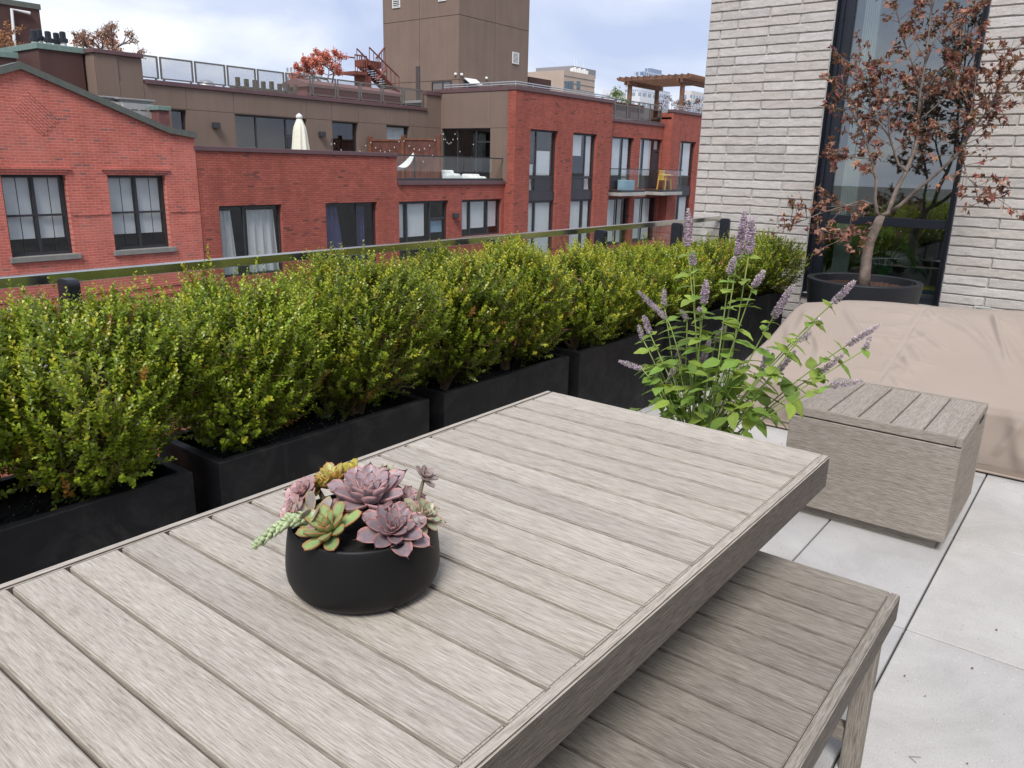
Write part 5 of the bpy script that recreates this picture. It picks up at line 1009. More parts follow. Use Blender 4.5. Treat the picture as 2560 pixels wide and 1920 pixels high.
a, b_, c, d = recw[1]; window(ab, 'y', YF, *recw[1], mull=(a+.62, a+1.72), trans=((1, c+.62, .07), (2, c+2.0, .08)), covers=((a+.08, a+.55, c+.1, d-.1, m_blind, 'blind'), (a+.70, a+1.64, c+.7, d-.1, m_blind, 'blind'), (a+1.82, b_-.1, c+2.08, d-.08, m_blind, 'blind'), (a+.68, a+1.66, c+.08, c+.57, m_sp, 'panel'), (a+1.80, b_-.1, c+.1, c+1.9, m_frame, 'panel')))
for h in recw[2:]: a, b_, c, d = h; window(ab, 'y', YF, *h, mull=(a+1.15,), covers=((a+.12, a+1.05, c+.2, d-.1, m_blind, 'blind'), (a+1.25, b_-.3, c+.1, d-.1, m_curtW, 'curtain')))
for h in bay2: a, b_, c, d = h; window(ab, 'y', YR, *h, mull=(a+.62,), trans=((None, c+.6, .08),) if c > 0 else (), fw=.075, covers=((a+.1, a+.55, c+.1, d-.1, m_blind, 'blind'), (a+.72, b_-.2, c+.65, d-.1, m_blind, 'blind')))
MB().box(41.302, 43.24, YR+.10, YR+.22, .052, .498).build('spandrel', m_sp, ab)
# ------------------------------------------------------------------ balconies
def balcony(label, uw, uc, ue, vslab, wallY, vrail, seed):
    X0 = float(onY(uw, vslab, wallY)[0]); c = onX(uc, vslab+2, X0); Y0 = float(c[1]); X1 = float(onY(ue, vslab, Y0)[0]); zt = .30; t_ = thing('balcony', ((X0+X1)/2, Y0, zt-.2), label, 'balcony', 'glass fronted balconies')
    MB().box(X0, X1, Y0, wallY-.002, zt-.17, zt).build('slab', m_concrete, t_, bevel=.01); MB().box(X0+.05, X1-.05, Y0+.04, wallY-.004, zt, zt+.10).build('channel', m_frame, t_)
    zr = zt+1.12
    n = max(2, round((X1-X0)/1.25))
    for k in range(n): MB().box(X0+.06+(X1-X0-.12)*k/n+.01, X0+.06+(X1-X0-.12)*(k+1)/n-.01, Y0+.06, Y0+.072, zt+.1, zr).build('glass_panel', m_glass, t_)
    MB().box(X0+.06, X0+.072, Y0+.08, wallY-.01, zt+.1, zr).build('glass_panel', m_glass, t_)
    MB().box(X0+.05, X1-.05, Y0+.05, Y0+.09, zr, zr+.04).box(X0+.05, X0+.09, Y0+.092, wallY-.004, zr+.001, zr+.039).build('handrail', m_frame, t_); return X0, X1, Y0, zt
B1 = balcony('balcony holding the pale blue box on the red brick building', 1520, 1553, 1615, 480, YF, 428, 1)
B2 = balcony('balcony holding the yellow high chair on the red brick building', 1611, 1655, 1706, 480, YF, 428, 2)
bb = MB().box(B1[0]+.95, B1[0]+1.75, B1[2]+.25, B1[2]+.8, B1[3]+.101, B1[3]+.60).build('storage_box', m_paleblue, bevel=.01); tag(bb, 'pale blue box on the balcony behind the glass', 'box')
hc = thing('high_chair', (B2[0]+1.15, B2[2]+.5, B2[3]+.1), 'yellow wooden high chair on the balcony', 'high chair'); my = plain('yellow_paint', (.62, .42, .08), .5); hx, hyy, hz = B2[0]+1.15, B2[2]+.5, B2[3]+.101
for sx in (-1, 1):
    for sy in (-1, 1): MB().tube([(hx+sx*.36, hyy+sy*.24, hz), (hx+sx*.26, hyy+sy*.2, hz+.78)], .035, 6).build('leg', my, hc)
MB().box(hx-.3, hx+.3, hyy-.22, hyy+.22, hz+.50, hz+.54).build('seat', my, hc, bevel=.01); MB().box(hx-.36, hx+.40, hyy-.3, hyy-.05, hz+.74, hz+.78).build('tray', my, hc, bevel=.01)
for k in range(5): MB().box(hx-.26+.12*k, hx-.20+.12*k, hyy+.18, hyy+.21, hz+.54, hz+.95).build('back_slat', my, hc)
MB().box(hx-.3, hx+.3, hyy+.17, hyy+.22, hz+.95, hz+1.02).build('back_rail', my, hc, bevel=.01)
for sx in (-1, 1): MB().box(hx+sx*.28-.03, hx+sx*.28+.03, hyy-.2, hyy+.17, hz+.76, hz+.81).build('arm', my, hc, bevel=.01)

# ------------------------------------------------------------------ terrace rail, screen, furniture
tr_ = thing('terrace_glass_rail', (23, YF+.1, capL), 'glass guard with a thin grey rail on the low parapet', 'railing')
zt = float(PZy(1130, 394, YF+.1))
for k in range(5): a = XS+.05+(XB-XS-.1)*k/5; MB().box(a+.01, a+(XB-XS-.1)/5-.01, YF+.1, YF+.112, capL+.001, zt).build('glass_panel', m_glass, tr_)
MB().box(XS+.03, XB-.04, YF+.085, YF+.127, zt, zt+.05).build('handrail', m_frame, tr_); MB().box(XS+.03, XB-.05, YF+.05, YF+.16, capL+.0, capL+.09).build('shoe', m_frame, tr_)
sc = thing('privacy_screen', (22.2, 23, .72), 'stained cedar privacy screen with dark board panels on the terrace', 'privacy screen')
sp = [onY(1098, 336, 21.5), onY(1008, 338, 22.95), onY(926, 341, 24.5)]
for p in sp: MB().box(p[0]-.07, p[0]+.07, p[1]-.07, p[1]+.07, .721, p[2]).build('post', m_cedar, sc, bevel=.01)
for p, q in zip(sp[:-1], sp[1:]):
    d = q-p; L_ = np.hypot(d[0], d[1]); n = int(L_/.14); M0 = Matrix.Translation(Vector((p[0], p[1], 0))) @ Matrix.Rotation(math.atan2(d[1], d[0]), 4, 'Z'); top = min(p[2], q[2])-.18
    pmz = MB().box(-.066, .066, -.012, .012, .80, top).mesh()
    for k in range(n): link('board', pmz, m_cedar2, sc, M0 @ T(.09+(L_-.18)*(k+.5)/n, 0, 0))
    link('top_rail', MB().box(.072, L_-.072, -.045, .045, top+.002, top+.07).mesh(), m_cedar, sc, M0)
def lamp(u, v, axis, plane, label):
    p = onY(u, v, plane) if axis == 'y' else onX(u, v, plane); t_ = MB().box(p[0]-.11, p[0]+.11, plane-.20, plane-.014, p[2]-.10, p[2]+.09).build('wall_lamp', m_frame, bevel=.012); tag(t_, label, 'wall lamp', 'cube wall lamps')
lamp(536, 313, 'y', YB, 'dark cube wall lamp on the stucco beside the wide terrace window'); lamp(801, 335, 'y', YB, 'dark cube wall lamp on the stucco beside the closed umbrella'); lamp(1135, 538, 'y', YF+.015, 'dark cube wall lamp on red brick between the white blind windows')
lamp(1668, 374, 'y', YF+.015, 'small dark wall lamp on red brick above the balcony')
# closed parasol
pp = onY(752, 377, 21.75); ptop = onY(752, 286, 21.75); um = thing('closed_parasol', (pp[0], 21.75, .721), 'closed cream parasol behind the red brick parapet', 'parasol'); n = 40; vs = []; rows = 14
for j in range(rows+1):
    q = j/rows; z_ = ptop[2]-.05-(ptop[2]-.05-1.25)*q; r_ = .05+.13*min(1, q/.22) if q < .22 else .18+.14*(q-.22)/.78
    for i in range(n): a = 2*math.pi*i/n; rr = r_*(1+.16*math.sin(a*8+q*2)*min(1, q*3)); vs.append((pp[0]+rr*math.cos(a), 21.75+rr*math.sin(a), z_))
MB().add(vs, [(j*n+i, j*n+(i+1) % n, (j+1)*n+(i+1) % n, (j+1)*n+i) for j in range(rows) for i in range(n)]).build('canopy', plain('cream_canvas', (.72, .70, .58), .8, var=.05), um, smooth=True)
MB().tube([(pp[0], 21.75, .76), (pp[0], 21.75, ptop[2]+.03)], .03, 10).build('pole', m_white, um); MB().lathe([(0, 0), (.3, 0), (.3, .05), (.06, .09), (0, .09)], (pp[0], 21.75, .721), 24).build('base', m_blackmetal, um)
MB().lathe([(.06, -.14), (.11, -.12), (.10, -.04), (.03, .02), (0, .02)], (pp[0], 21.75, ptop[2]), 16).build('tip', m_white, um, smooth=True)
# covered furniture and hammock on the terrace
def covered(u0, u1, vtop, Y, label, dep=1.0):
    a, b_ = PXy(u0, vtop, Y), PXy(u1, vtop, Y); top = PZy((u0+u1)/2, vtop, Y); n = 22; vs = []
    for i in range(n):
        for j in range(n):
            x_, y_ = i/(n-1)*2-1, j/(n-1)*2-1; e_ = max(abs(x_), abs(y_)); h = 1 if e_ < .82 else max(0, 1-((e_-.82)/.18)**2); hz_ = .722+(top-.722)*h*(1-.18*(y_ < -.1)*(1+y_*-.5))+.02*math.sin(x_*9+y_*5)*h; vs.append((a+(b_-a)*(x_+1)/2, Y+dep*(y_+1)/2, hz_))
    o = MB().add(vs, [(i*n+j, (i+1)*n+j, (i+1)*n+j+1, i*n+j+1) for i in range(n-1) for j in range(n-1)]).build('covered_furniture', m_white, smooth=True); tag(o, label, 'furniture cover', 'white covered terrace furniture')
covered(1106, 1160, 427, 21.45, 'larger white covered furniture block behind the glass guard'); covered(1194, 1222, 437, 21.5, 'smaller white covered furniture block beside the terrace door')
p0, p1 = onY(972, 412, 22.2), onY(1036, 388, 21.35); hmv = []; n = 24
for i in range(n):
    q = i/(n-1); c = p0+(p1-p0)*q-np.array([0, 0, .35*math.sin(math.pi*q)]); w = .32*math.sin(math.pi*min(1, q*.9+.05))+.02
    for s in (-1, -.5, 0, .5, 1): hmv.append((c[0]+s*w*.3, c[1]+s*w, c[2]+.10*s*s))
hmk = thing('hammock', (p0[0], 21.8, .721), 'pale slung hammock tied behind the glass guard', 'hammock'); MB().add(hmv, [(i*5+j, (i+1)*5+j, (i+1)*5+j+1, i*5+j+1) for i in range(n-1) for j in range(4)]).build('cloth', m_white, hmk, smooth=True)
MB().tube([p1+(0, 0, .02), p1+(.25, .0, -.1)], .012, 5).tube([p0, (p0[0], p0[1], .722)], .03, 8).tube([p1, (p1[0], p1[1], .722)], .03, 8).build('stand', m_frame, hmk)
# string lights
bulbs = MB(); cord = MB(); R = random.Random(6)
def strand(a, b_, sag, n):
    pts = [a+(b_-a)*q-np.array([0, 0, sag*4*q*(1-q)]) for q in np.linspace(0, 1, n)]; cord.tube(pts, .006, 3)
    for p in pts[1:-1:2]: bulbs.lathe([(0, -.04), (.018, -.03), (.021, -.008), (.008, .02), (0, .02)], p, 6)
e1 = onX(1106, 326, XB-.03); e2 = onX(1140, 326, XB-.03); strand(e1, e2, .55, 15); strand(e1, onX(1110, 352, XB-.03), .05, 5); strand(onX(1141, 326, XB-.03), onX(1153, 390, XB-.03), .1, 5); strand(onX(1186, 340, XB-.03), onX(1176, 404, XB-.03), .1, 5)
strand(sp[0]+(-.1, 0, -.1), sp[1]+(-.1, 0, -.1), .45, 15); strand(sp[1]+(-.1, 0, -.1), sp[2]+(-.1, 0, -.1), .5, 15); strand(sp[0]+(-.12, 0, -.6), sp[1]+(-.12, 0, -.9), .3, 9); strand(sp[2]+(-.1, 0, -.2), np.array([jx[5]-.1, YB-.05, 2.3]), .5, 13); strand(np.array([jx[5]-.1, YB-.05, 2.3]), np.array([jx[5]-.1, YB-.05, 1.2]), 0, 7)
sl_ = thing('string_lights', tuple(sp[0]), 'white bulb string lights looped over the screen and terrace doors', 'string lights'); bulbs.build('bulbs', plain('frosted_bulb', (.50, .49, .46), .4), sl_); cord.build('cord', m_blackmetal, sl_)

# ------------------------------------------------------------------ mesh guard on the upper roof
FX0, FX1 = float(onY(304, 160, YB+.1)[0]), float(onY(1058, 250, YB+.1)[0]); ztop = PZy(306, 130, YB+.1); mf = thing('mesh_guard', (FX0, YB+.1, capZ), 'row of framed wire mesh guard panels along the upper roof edge', 'railing'); n = 11; wpan = (FX1-FX0)/n
frm = MB(); w2 = wpan-.06; zb = capZ+.05
frm.box(0, .05, -.02, .02, 0, ztop-zb); frm.box(w2-.05, w2, -.02, .02, 0, ztop-zb); frm.box(.05, w2-.05, -.019, .019, ztop-zb-.05, ztop-zb); frm.box(.05, w2-.05, -.019, .019, 0, .04); fme = frm.mesh(); mme_ = MB().quad((.05, 0, .04), (w2-.05, 0, .04), (w2-.05, 0, ztop-zb-.05), (.05, 0, ztop-zb-.05)).mesh()
for k in range(n):
    o = link('panel_frame', fme, m_fence, mf, T(FX0+wpan*k+.03, YB+.1, zb)); link('wire_mesh', mme_, m_mesh, o, T(FX0+wpan*k+.03, YB+.1, zb))
    MB().box(FX0+wpan*k+.1, FX0+wpan*k+.16, YB+.08, YB+.12, capZ, zb).box(FX0+wpan*k+w2-.1, FX0+wpan*k+w2-.04, YB+.08, YB+.12, capZ, zb).build('foot', m_fence, mf)

# ------------------------------------------------------------------ stucco stair tower
YT = 29.0; c = onY(1147, 36, YT); XT = float(c[0]); zh = float(c[2]); zl = PZy(1147, 199, YT); YTb = float(onX(958, 60, XT)[1]); XTr = float(onY(1322, 78, YT)[0]); zr0 = cz0-.1
tw = thing('stair_tower', (XT, YT, zr0), 'tall windowless brown stucco tower with white louvres on the roof', 'tower')
MB().box(XT, XTr, YT, YTb, zr0, 15).build('core', m_joint, tw); ymid = float(onX(1049, 60, XT)[1]); xmid = float(onY(1238, 60, YT)[0]); g_ = .012
for z0, z1 in ((zr0, zl), (zl, zh), (zh, 15)):
    for a, b_ in ((YT, ymid), (ymid, YTb)): MB().box(XT-.02, XT-.001, a+(g_ if a > YT else -.02), b_-g_, z0+g_, z1-g_).build('panel', m_st, tw, bevel=.003)
    for a, b_ in ((XT, xmid), (xmid, XTr)): MB().box(a+(g_ if a > XT else .0005), b_-g_, YT-.02, YT-.001, z0+g_, z1-g_).build('panel', m_st, tw, bevel=.003)
def louvre(axis, u0, u1, v0, v1, label):
    pl = XT-.021 if axis == 'x' else YT-.021; f_ = onX if axis == 'x' else onY; a, b_ = f_(u0, (v0+v1)/2, pl), f_(u1, (v0+v1)/2, pl); z0, z1 = f_((u0+u1)/2, v1, pl)[2], f_((u0+u1)/2, v0, pl)[2]; t_ = thing('louvre_vent', tuple((a+b_)/2), label, 'vent', 'white louvres on the tower'); i = 1 if axis == 'x' else 0; s0, s1 = sorted((a[i], b_[i]))
    bx = (lambda q0, q1, d0, d1, z_0, z_1: MB().box(pl-d1, pl-d0, q0, q1, z_0, z_1)) if axis == 'x' else (lambda q0, q1, d0, d1, z_0, z_1: MB().box(q0, q1, pl-d1, pl-d0, z_0, z_1))
    bx(s0, s1, 0, .01, z0, z1).build('backing', m_joint, t_)
    for q in (bx(s0, s0+.04, .01, .05, z0, z1), bx(s1-.04, s1, .01, .05, z0, z1), bx(s0+.04, s1-.04, .01, .05, z1-.04, z1), bx(s0+.04, s1-.04, .01, .05, z0, z0+.04)): q.build('frame_bar', m_white, t_)
    m = 8
    for k in range(m): zc = z0+.04+(z1-z0-.08)*(k+.5)/m; bx(s0+.04, s1-.04, .012, .045, zc-.016, zc+.016).build('blade', m_white, t_)
louvre('y', 1280, 1296, 131, 160, 'white louvre vent low on the street side of the brown tower'); louvre('x', 982, 1001, -22, 20, 'white louvre vent high on the tower above the rusty stair'); louvre('x', 1097, 1116, -38, 3, 'white louvre vent high on the tower near its corner')
def dome(u, v, axis, label):
    p = onX(u, v, XT-.05) if axis == 'x' else onY(u, v, YT-.05); t_ = thing('security_camera', tuple(p), label, 'camera', 'cameras on the tower'); MB().lathe([(0, -.09), (.06, -.07), (.085, -.01), (.08, .04), (0, .07)], p, 14).build('dome', m_white, t_, smooth=True); MB().lathe([(0, -.095), (.03, -.09), (.045, -.078)], p, 10).build('lens', m_blackmetal, t_)
dome(1139, 185, 'x', 'white dome camera on the tower side towards the rusty stair'); dome(1154, 186, 'y', 'white dome camera just round the tower corner'); dome(1216, 195, 'y', 'small white dome camera beside the slanted hood')
a, b_ = PXy(1160, 198, YT), PXy(1190, 200, YT); z_ = PZy(1160, 194, YT); hd = MB().prism([(YT-.03, z_), (YT-.45, z_-.28), (YT-.45, z_-.32), (YT-.03, z_-.05)], a, b_, 'x').build('door_hood', m_white); tag(hd, 'slanted white hood over the tower door', 'hood')
a, b_ = float(onX(1081, 210, XT)[1]), float(onX(1130, 210, XT)[1]); z1 = float(onX(1105, 203, XT)[2]); window(tw, 'x', XT-.09, min(a, b_), max(a, b_), zr0+.1, z1, mull=((a+b_)/2-.1,), inset=.02, room=.5)
a, b_ = PXy(1158, 205, YT), PXy(1192, 206, YT); MB().box(a, b_, YT-.05, YT-.0205, zr0, PZy(1175, 204, YT)).build('door', m_frame, tw)
p = onY(1045, 166, 28); dp = MB().tube([(p[0], 28, zr0), (p[0], 28, p[2])], .11, 12).build('flue_pipe', plain('brown_flue', (.06, .045, .04), .6)); tag(dp, 'dark brown flue pipe rising in front of the tower', 'pipe')
a, b_ = PXy(1322, 192, 31), PXy(1378, 199, 31); bk = MB().box(a, b_, 31, 34, capB-.42, PZy(1350, 196, 31)).build('plant_room', m_stdark); tag(bk, 'low dark plant room attached behind the brown tower', 'plant room')
# pipe guard along the tower roof
pg = thing('pipe_guard', (XB, YR, capB), 'low galvanised two pipe guard around the red brick roof corner', 'railing'); zc = float(onX(1289, 203, XB)[2])
for z_ in (capB+(zc-capB)*.45, zc): MB().tube([(XB+.1, YB-.1, z_), (XB+.1, YR+.1, z_), (XE-.3, YR+.1, z_)], .025, 8).build('pipe', m_galv, pg)
for k in range(7): X = XB+.1+(XE-.4-XB)*k/6; MB().tube([(X, YR+.12, capB-.002), (X, YR+.12, zc)], .02, 6).build('upright', m_galv, pg)
for k in range(1, 4): Y = YR+.1+(YB-YR-.2)*k/3; MB().tube([(XB+.12, Y, capB-.002), (XB+.12, Y, zc)], .02, 6).build('upright', m_galv, pg)
# rusty stair
YS = 30.6; st = thing('steel_stair', (float(onY(930, 200, YS)[0]), YS, zr0), 'rust red steel stair with a landing beside the brown tower', 'stair')
def S(u, v, Y=YS): return onY(u, v, Y)
fl0, fl1 = S(924, 160), S(998, 232)
for dy in (0, .9): MB().tube([fl0+(0, dy, 0), fl1+(0, dy, 0)], .09, 4).build('stringer', m_rust, st); MB().tube([fl0+(0, dy, .75), fl1+(0, dy, .75)], .035, 6).build('handrail', m_rust, st)
for k in range(14): p = fl0+(fl1-fl0)*(k+.5)/14; MB().box(p[0]-.14, p[0]+.14, YS+.05, YS+.85, p[2]-.02, p[2]+.02).build('tread', m_rust, st)
for k in range(0, 15, 2):
    p = fl0+(fl1-fl0)*k/14
    for dy in (0, .9): MB().tube([p+(0, dy, 0), p+(0, dy, .75)], .02, 5).build('baluster', m_rust, st)
l0, l1 = S(889, 178), S(918, 180); MB().box(l0[0], l1[0], YS, YS+.95, l0[2]-.12, l0[2]+.02).build('landing', m_rust, st); hgt = S(889, 137)[2]-l0[2]
for k in range(6): x_ = l0[0]+(l1[0]-l0[0])*k/5; MB().tube([(x_, YS+.02, l0[2]), (x_, YS+.02, l0[2]+hgt)], .022, 5).build('baluster', m_rust, st)
MB().tube([(l0[0], YS+.02, l0[2]+hgt), (l1[0], YS+.02, l0[2]+hgt)], .035, 6).tube([(l0[0], YS+.93, l0[2]+hgt), (l1[0], YS+.93, l0[2]+hgt)], .035, 6).build('handrail', m_rust, st)
MB().box(l1[0]-.05, l1[0]+.35, YS+.1, YS+.9, zr0, l0[2]-.12).build('support_post', m_rust, st)
MB().box(S(914, 150)[0], S(958, 165)[0], YS+.15, YS+.8, l0[2]+.3, S(914, 148)[2]).build('side_plate', m_rust, st)
u0, u1 = S(940, 146), S(962, 118); MB().tube([u0, u1], .04, 6).build('handrail', m_rust, st); MB().tube([u0-(0, 0, 1.0), u1-(0, 0, 1.0)], .09, 4).build('stringer', m_rust, st)
for k in range(6): p = u0+(u1-u0)*k/5; MB().tube([p-(0, 0, 1.0), p], .02, 5).build('baluster', m_rust, st)
# red shed on the roof
a, b_ = PXy(766, 215, 27.2), PXy(1000, 230, 27.2); rs = thing('roof_shed', ((a+b_)/2, 28, zr0), 'low red painted shed behind the mesh guard', 'shed'); zs = PZy(800, 206, 27.2); ms_ = plain('red_clapboard', (.21, .055, .045), .7, var=.2, scale=2)
MB().box(a, b_, 27.2, 28.6, zr0, zs-.2).build('wall', ms_, rs)
for k in range(9): MB().box(a, b_, 27.175, 27.199, zr0+.02+.16*k, zr0+.15+.16*k).build('clapboard', ms_, rs) if zr0+.15+.16*k < zs-.2 else None
MB().prism([(27.0, zs-.22), (28.7, zs-.22), (28.7, zs-.05), (27.9, zs+.12), (27.0, zs-.1)], a-.1, b_+.1, 'x').build('roof', plain('shed_roof', (.20, .10, .09), .8), rs)
# planter boxes with stubby posts seen through the mesh
a, b_ = PXy(598, 208, 25.9), PXy(742, 225, 25.9); lf = thing('roof_planter', ((a+b_)/2, 26, zr0), 'long wooden roof planter with stubby posts behind the mesh guard', 'planter'); mo = plain('mossy_timber', (.11, .09, .055), .9, var=.4)
zt_ = PZy(670, 222, 25.9); MB().box(a, b_, 25.9, 26.4, zr0, zt_).build('box', mo, lf)
for k in range(8): x_ = a+(b_-a)*k/7; MB().box(x_-.06, x_+.06, 25.92, 26.05, zt_, zt_+.18+.12*random.random()).build('stub_post', mo, lf)
a, b_ = PXy(503, 205, 26.5), PXy(527, 207, 26.5); dv = MB().lathe([(0, .6), (.2, .56), (.3, .42), (.3, .3), (.22, .28), (.22, 0), (0, 0)], ((a+b_)/2, 26.5, zr0), 20).build('roof_ventilator', m_galv, smooth=True); tag(dv, 'round white metal roof ventilator behind the mesh guard', 'ventilator')

# ------------------------------------------------------------------ pergola terrace
PYf = 22.3; _fl = onY(1703, 262, PYf); zdk = capR-.34; zpt = PZy(1703, 192, PYf); YP2 = float(onX(1574, 235, _fl[0])[1]); pf = [_fl, onY(1642, 240, YP2)]; pv = thing('pergola', ((pf[0][0]+pf[1][0])/2, 25, zdk), 'cedar pergola with slatted roof on the far roof terrace', 'pergola')
posts = [(pf[0][0], PYf), (pf[1][0], PYf), (pf[0][0], YP2), (pf[1][0], YP2)]
for x_, y_ in posts: MB().box(x_-.11, x_+.11, y_-.11, y_+.11, zdk, zpt-.25).build('post', m_perg, pv, bevel=.01)
xa, xz = pf[0][0]-.5, pf[1][0]+.5
for y_ in (PYf, YP2): MB().box(xa, xz, y_-.14, y_-.08, zpt-.32, zpt-.08).build('beam', m_perg, pv); MB().box(xa, xz, y_+.08, y_+.14, zpt-.32, zpt-.08).build('beam', m_perg, pv)
n = 17
for k in range(n): x_ = xa+.15+(xz-xa-.3)*k/(n-1); MB().prism([(PYf-.75, zpt+.02), (PYf-.6, zpt-.08), (YP2+.6, zpt-.08), (YP2+.75, zpt+.02), (YP2+.75, zpt+.12), (PYf-.75, zpt+.12)], x_-.035, x_+.035, 'x').build('rafter', m_perg, pv)
for k in range(12): y_ = PYf-.5+(YP2-PYf+1.0)*k/11; MB().box(xa, xz, y_-.025, y_+.025, zpt+.121, zpt+.16).build('lath', m_perg, pv)
rg = thing('terrace_guard', (XE, YF+.2, capR), 'brown metal guard with glass infill below the pergola', 'railing'); zg = PZy(1600, 258, YF+.2); zg2 = PZy(1600, 268, YF+.2); n = 5
for k in range(n+1): x_ = XE+.1+(X2-.2-XE)*k/n; MB().box(x_-.03, x_+.03, YF+.17, YF+.23, capR-.001, zg).build('post', m_fence, rg)
MB().box(XE+.07, X2-.07, YF+.18, YF+.22, zg, zg+.05).box(XE+.07, X2-.07, YF+.18, YF+.22, zg2-.04, zg2).box(XE+.07, X2-.07, YF+.18, YF+.22, capR+.05, capR+.09).build('rail', m_fence, rg)
for k in range(n): a = XE+.13+(X2-.2-XE)*k/n; MB().box(a+.005, a+(X2-.2-XE)/n-.065, YF+.195, YF+.205, capR+.09, zg2-.04).build('glass_panel', thinglass('smoky_glass', (.55, .5, .46)) if 'smoky_glass' not in bpy.data.materials else bpy.data.materials['smoky_glass'], rg)
lt = thing('lattice_fence', ((XE+X2)/2, 22.2, zdk), 'brown lattice fence behind the terrace guard', 'fence'); MB().box(XE+1.5, X2-.2, 22.2, 22.24, capR+.55, capR+.95).build('top_board', m_cedar2, lt)
for k in range(26): x_ = XE+1.5+.19*k; MB().add([(x_, 22.2, zdk+.3), (x_+.03, 22.2, zdk+.3), (x_+.63, 22.2, capR+.55), (x_+.6, 22.2, capR+.55)], [(0, 1, 2, 3)]).add([(x_+.6, 22.19, zdk+.3), (x_+.63, 22.19, zdk+.3), (x_+.03, 22.19, capR+.55), (x_, 22.19, capR+.55)], [(0, 1, 2, 3)]).build('lattice_strip', m_cedar2, lt) if x_+.7 < X2 else None
pg2 = thing('pipe_guard', (X2, YR, capB), 'low galvanised guard on the far red brick bay', 'railing')
MB().tube([(X2+.15, YR+.1, capB+.22), (53, YR+.1, capB+.22)], .025, 6).build('pipe', m_galv, pg2); MB().tube([(X2+.15, YR+.1, capB+.1), (53, YR+.1, capB+.1)], .02, 6).build('pipe', m_galv, pg2)
for k in range(9): MB().tube([(X2+.2+1.4*k, YR+.1, capB-.002), (X2+.2+1.4*k, YR+.1, capB+.22)], .02, 5).build('upright', m_galv, pg2)

# ------------------------------------------------------------------ rooftop trees
def rooftree(u0, v0, height_px, Y, zbase, label, tints, n_leaf, spread, seed, lsz=.06, trunk=.07):
    r = np.random.default_rng(seed); b0 = onY(u0, v0, Y); b0 = np.array([b0[0], Y, zbase]); H = PZy(u0, v0-height_px, Y)-zbase; t_ = thing('roof_tree', b0, label, 'tree', 'small trees on the roofs'); mb = MB(); ends = []
    def grow(p, d, L_, rad, lev):
        q = p+d*L_*.5+r.normal(0, .03*L_, 3); e_ = p+d*L_; mb.tube([p, q, e_], [rad, rad*.8, rad*.6], 6 if lev < 2 else 4, cap=False)
        if lev >= 4: ends.append((p, e_)); return
        for _ in range(3 if lev < 3 else 3):
            nd_ = d*.8+r.normal(0, .55, 3)*np.array([spread, spread, .6])+np.array([0, 0, .12]); nd_ /= np.linalg.norm(nd_); grow(e_, nd_, L_*r.uniform(.62, .82), rad*.6, lev+1)
    grow(b0, np.array([0, 0, 1.0]), H*.36, trunk, 0)
    mb.build('trunk', plain('roof_tree_bark_%d' % seed, (.15, .11, .09), .9, var=.3), t_); E_ = np.array([e_ for _, e_ in ends]); B_ = np.array([p for p, _ in ends]); k = r.integers(0, len(E_), n_leaf); f_ = r.random(n_leaf)[:, None]; pos = B_[k]+(E_[k]-B_[k])*f_+r.normal(0, .05, (n_leaf, 3)); tt = np.array(tints)[r.integers(0, len(tints), n_leaf)]*r.uniform(.7, 1.2, (n_leaf, 1))
    tag(leafcloud('foliage', [(0, 0, 0), (.5, -.3, .1), (1, 0, 0), (.5, .3, .1)], [(0, 1, 2, 3)], pos, r.normal(0, 1, (n_leaf, 3)), r.normal(0, 1, (n_leaf, 3)), r.uniform(.6, 1.3, n_leaf)*lsz, tt, leafmat('roof_tree_leaf_%d' % seed, rough=.7, trans=.19), t_), kind='stuff')
rooftree(300, 195, 138, 27.5, zr0, 'nearly bare rooftop tree with sparse rust leaves behind the mesh guard', [(.42, .22, .13), (.46, .30, .20), (.36, .20, .14)], 1700, 1.35, 3, .07, .10)
rooftree(235, 150, 85, 30.0, zr0, 'orange leaved rooftop tree beyond the maroon bulkhead', [(.42, .15, .06), (.36, .18, .10)], 1500, 1.1, 5, .08)
rooftree(826, 215, 105, 29.5, zr0, 'spreading bright red orange rooftop tree behind the mesh guard', [(.74, .24, .15), (.78, .32, .22), (.62, .18, .11)], 8000, 1.7, 9, .09, .09)
rooftree(12, 170, 100, 29, 1.56, 'orange brown rooftop tree in front of the dark maroon tower', [(.42, .20, .08), (.36, .15, .06)], 2200, 1.0, 12, .08)
rooftree(70, 165, 40, 28.5, 1.56, 'small red brown rooftop shrub beside the maroon bulkhead', [(.36, .10, .05), (.40, .16, .07)], 900, 1.0, 14, .07)
rooftree(1672, 280, 42, 23.5, zdk, 'wispy dark red leaved plant under the pergola edge', [(.22, .07, .05), (.28, .14, .10)], 500, 1.0, 15, .09, .03)
rooftree(1728, 275, 34, 22.6, capB-.4, 'dark red leaved plant on the roof of the far brick bay', [(.20, .06, .05), (.26, .12, .09)], 600, 1.1, 16, .09, .03)
rooftree(1536, 255, 26, 24, zdk, 'fresh green plant at the end of the pipe guard', [(.14, .22, .04), (.20, .28, .05)], 700, 1.0, 17, .1, .03)

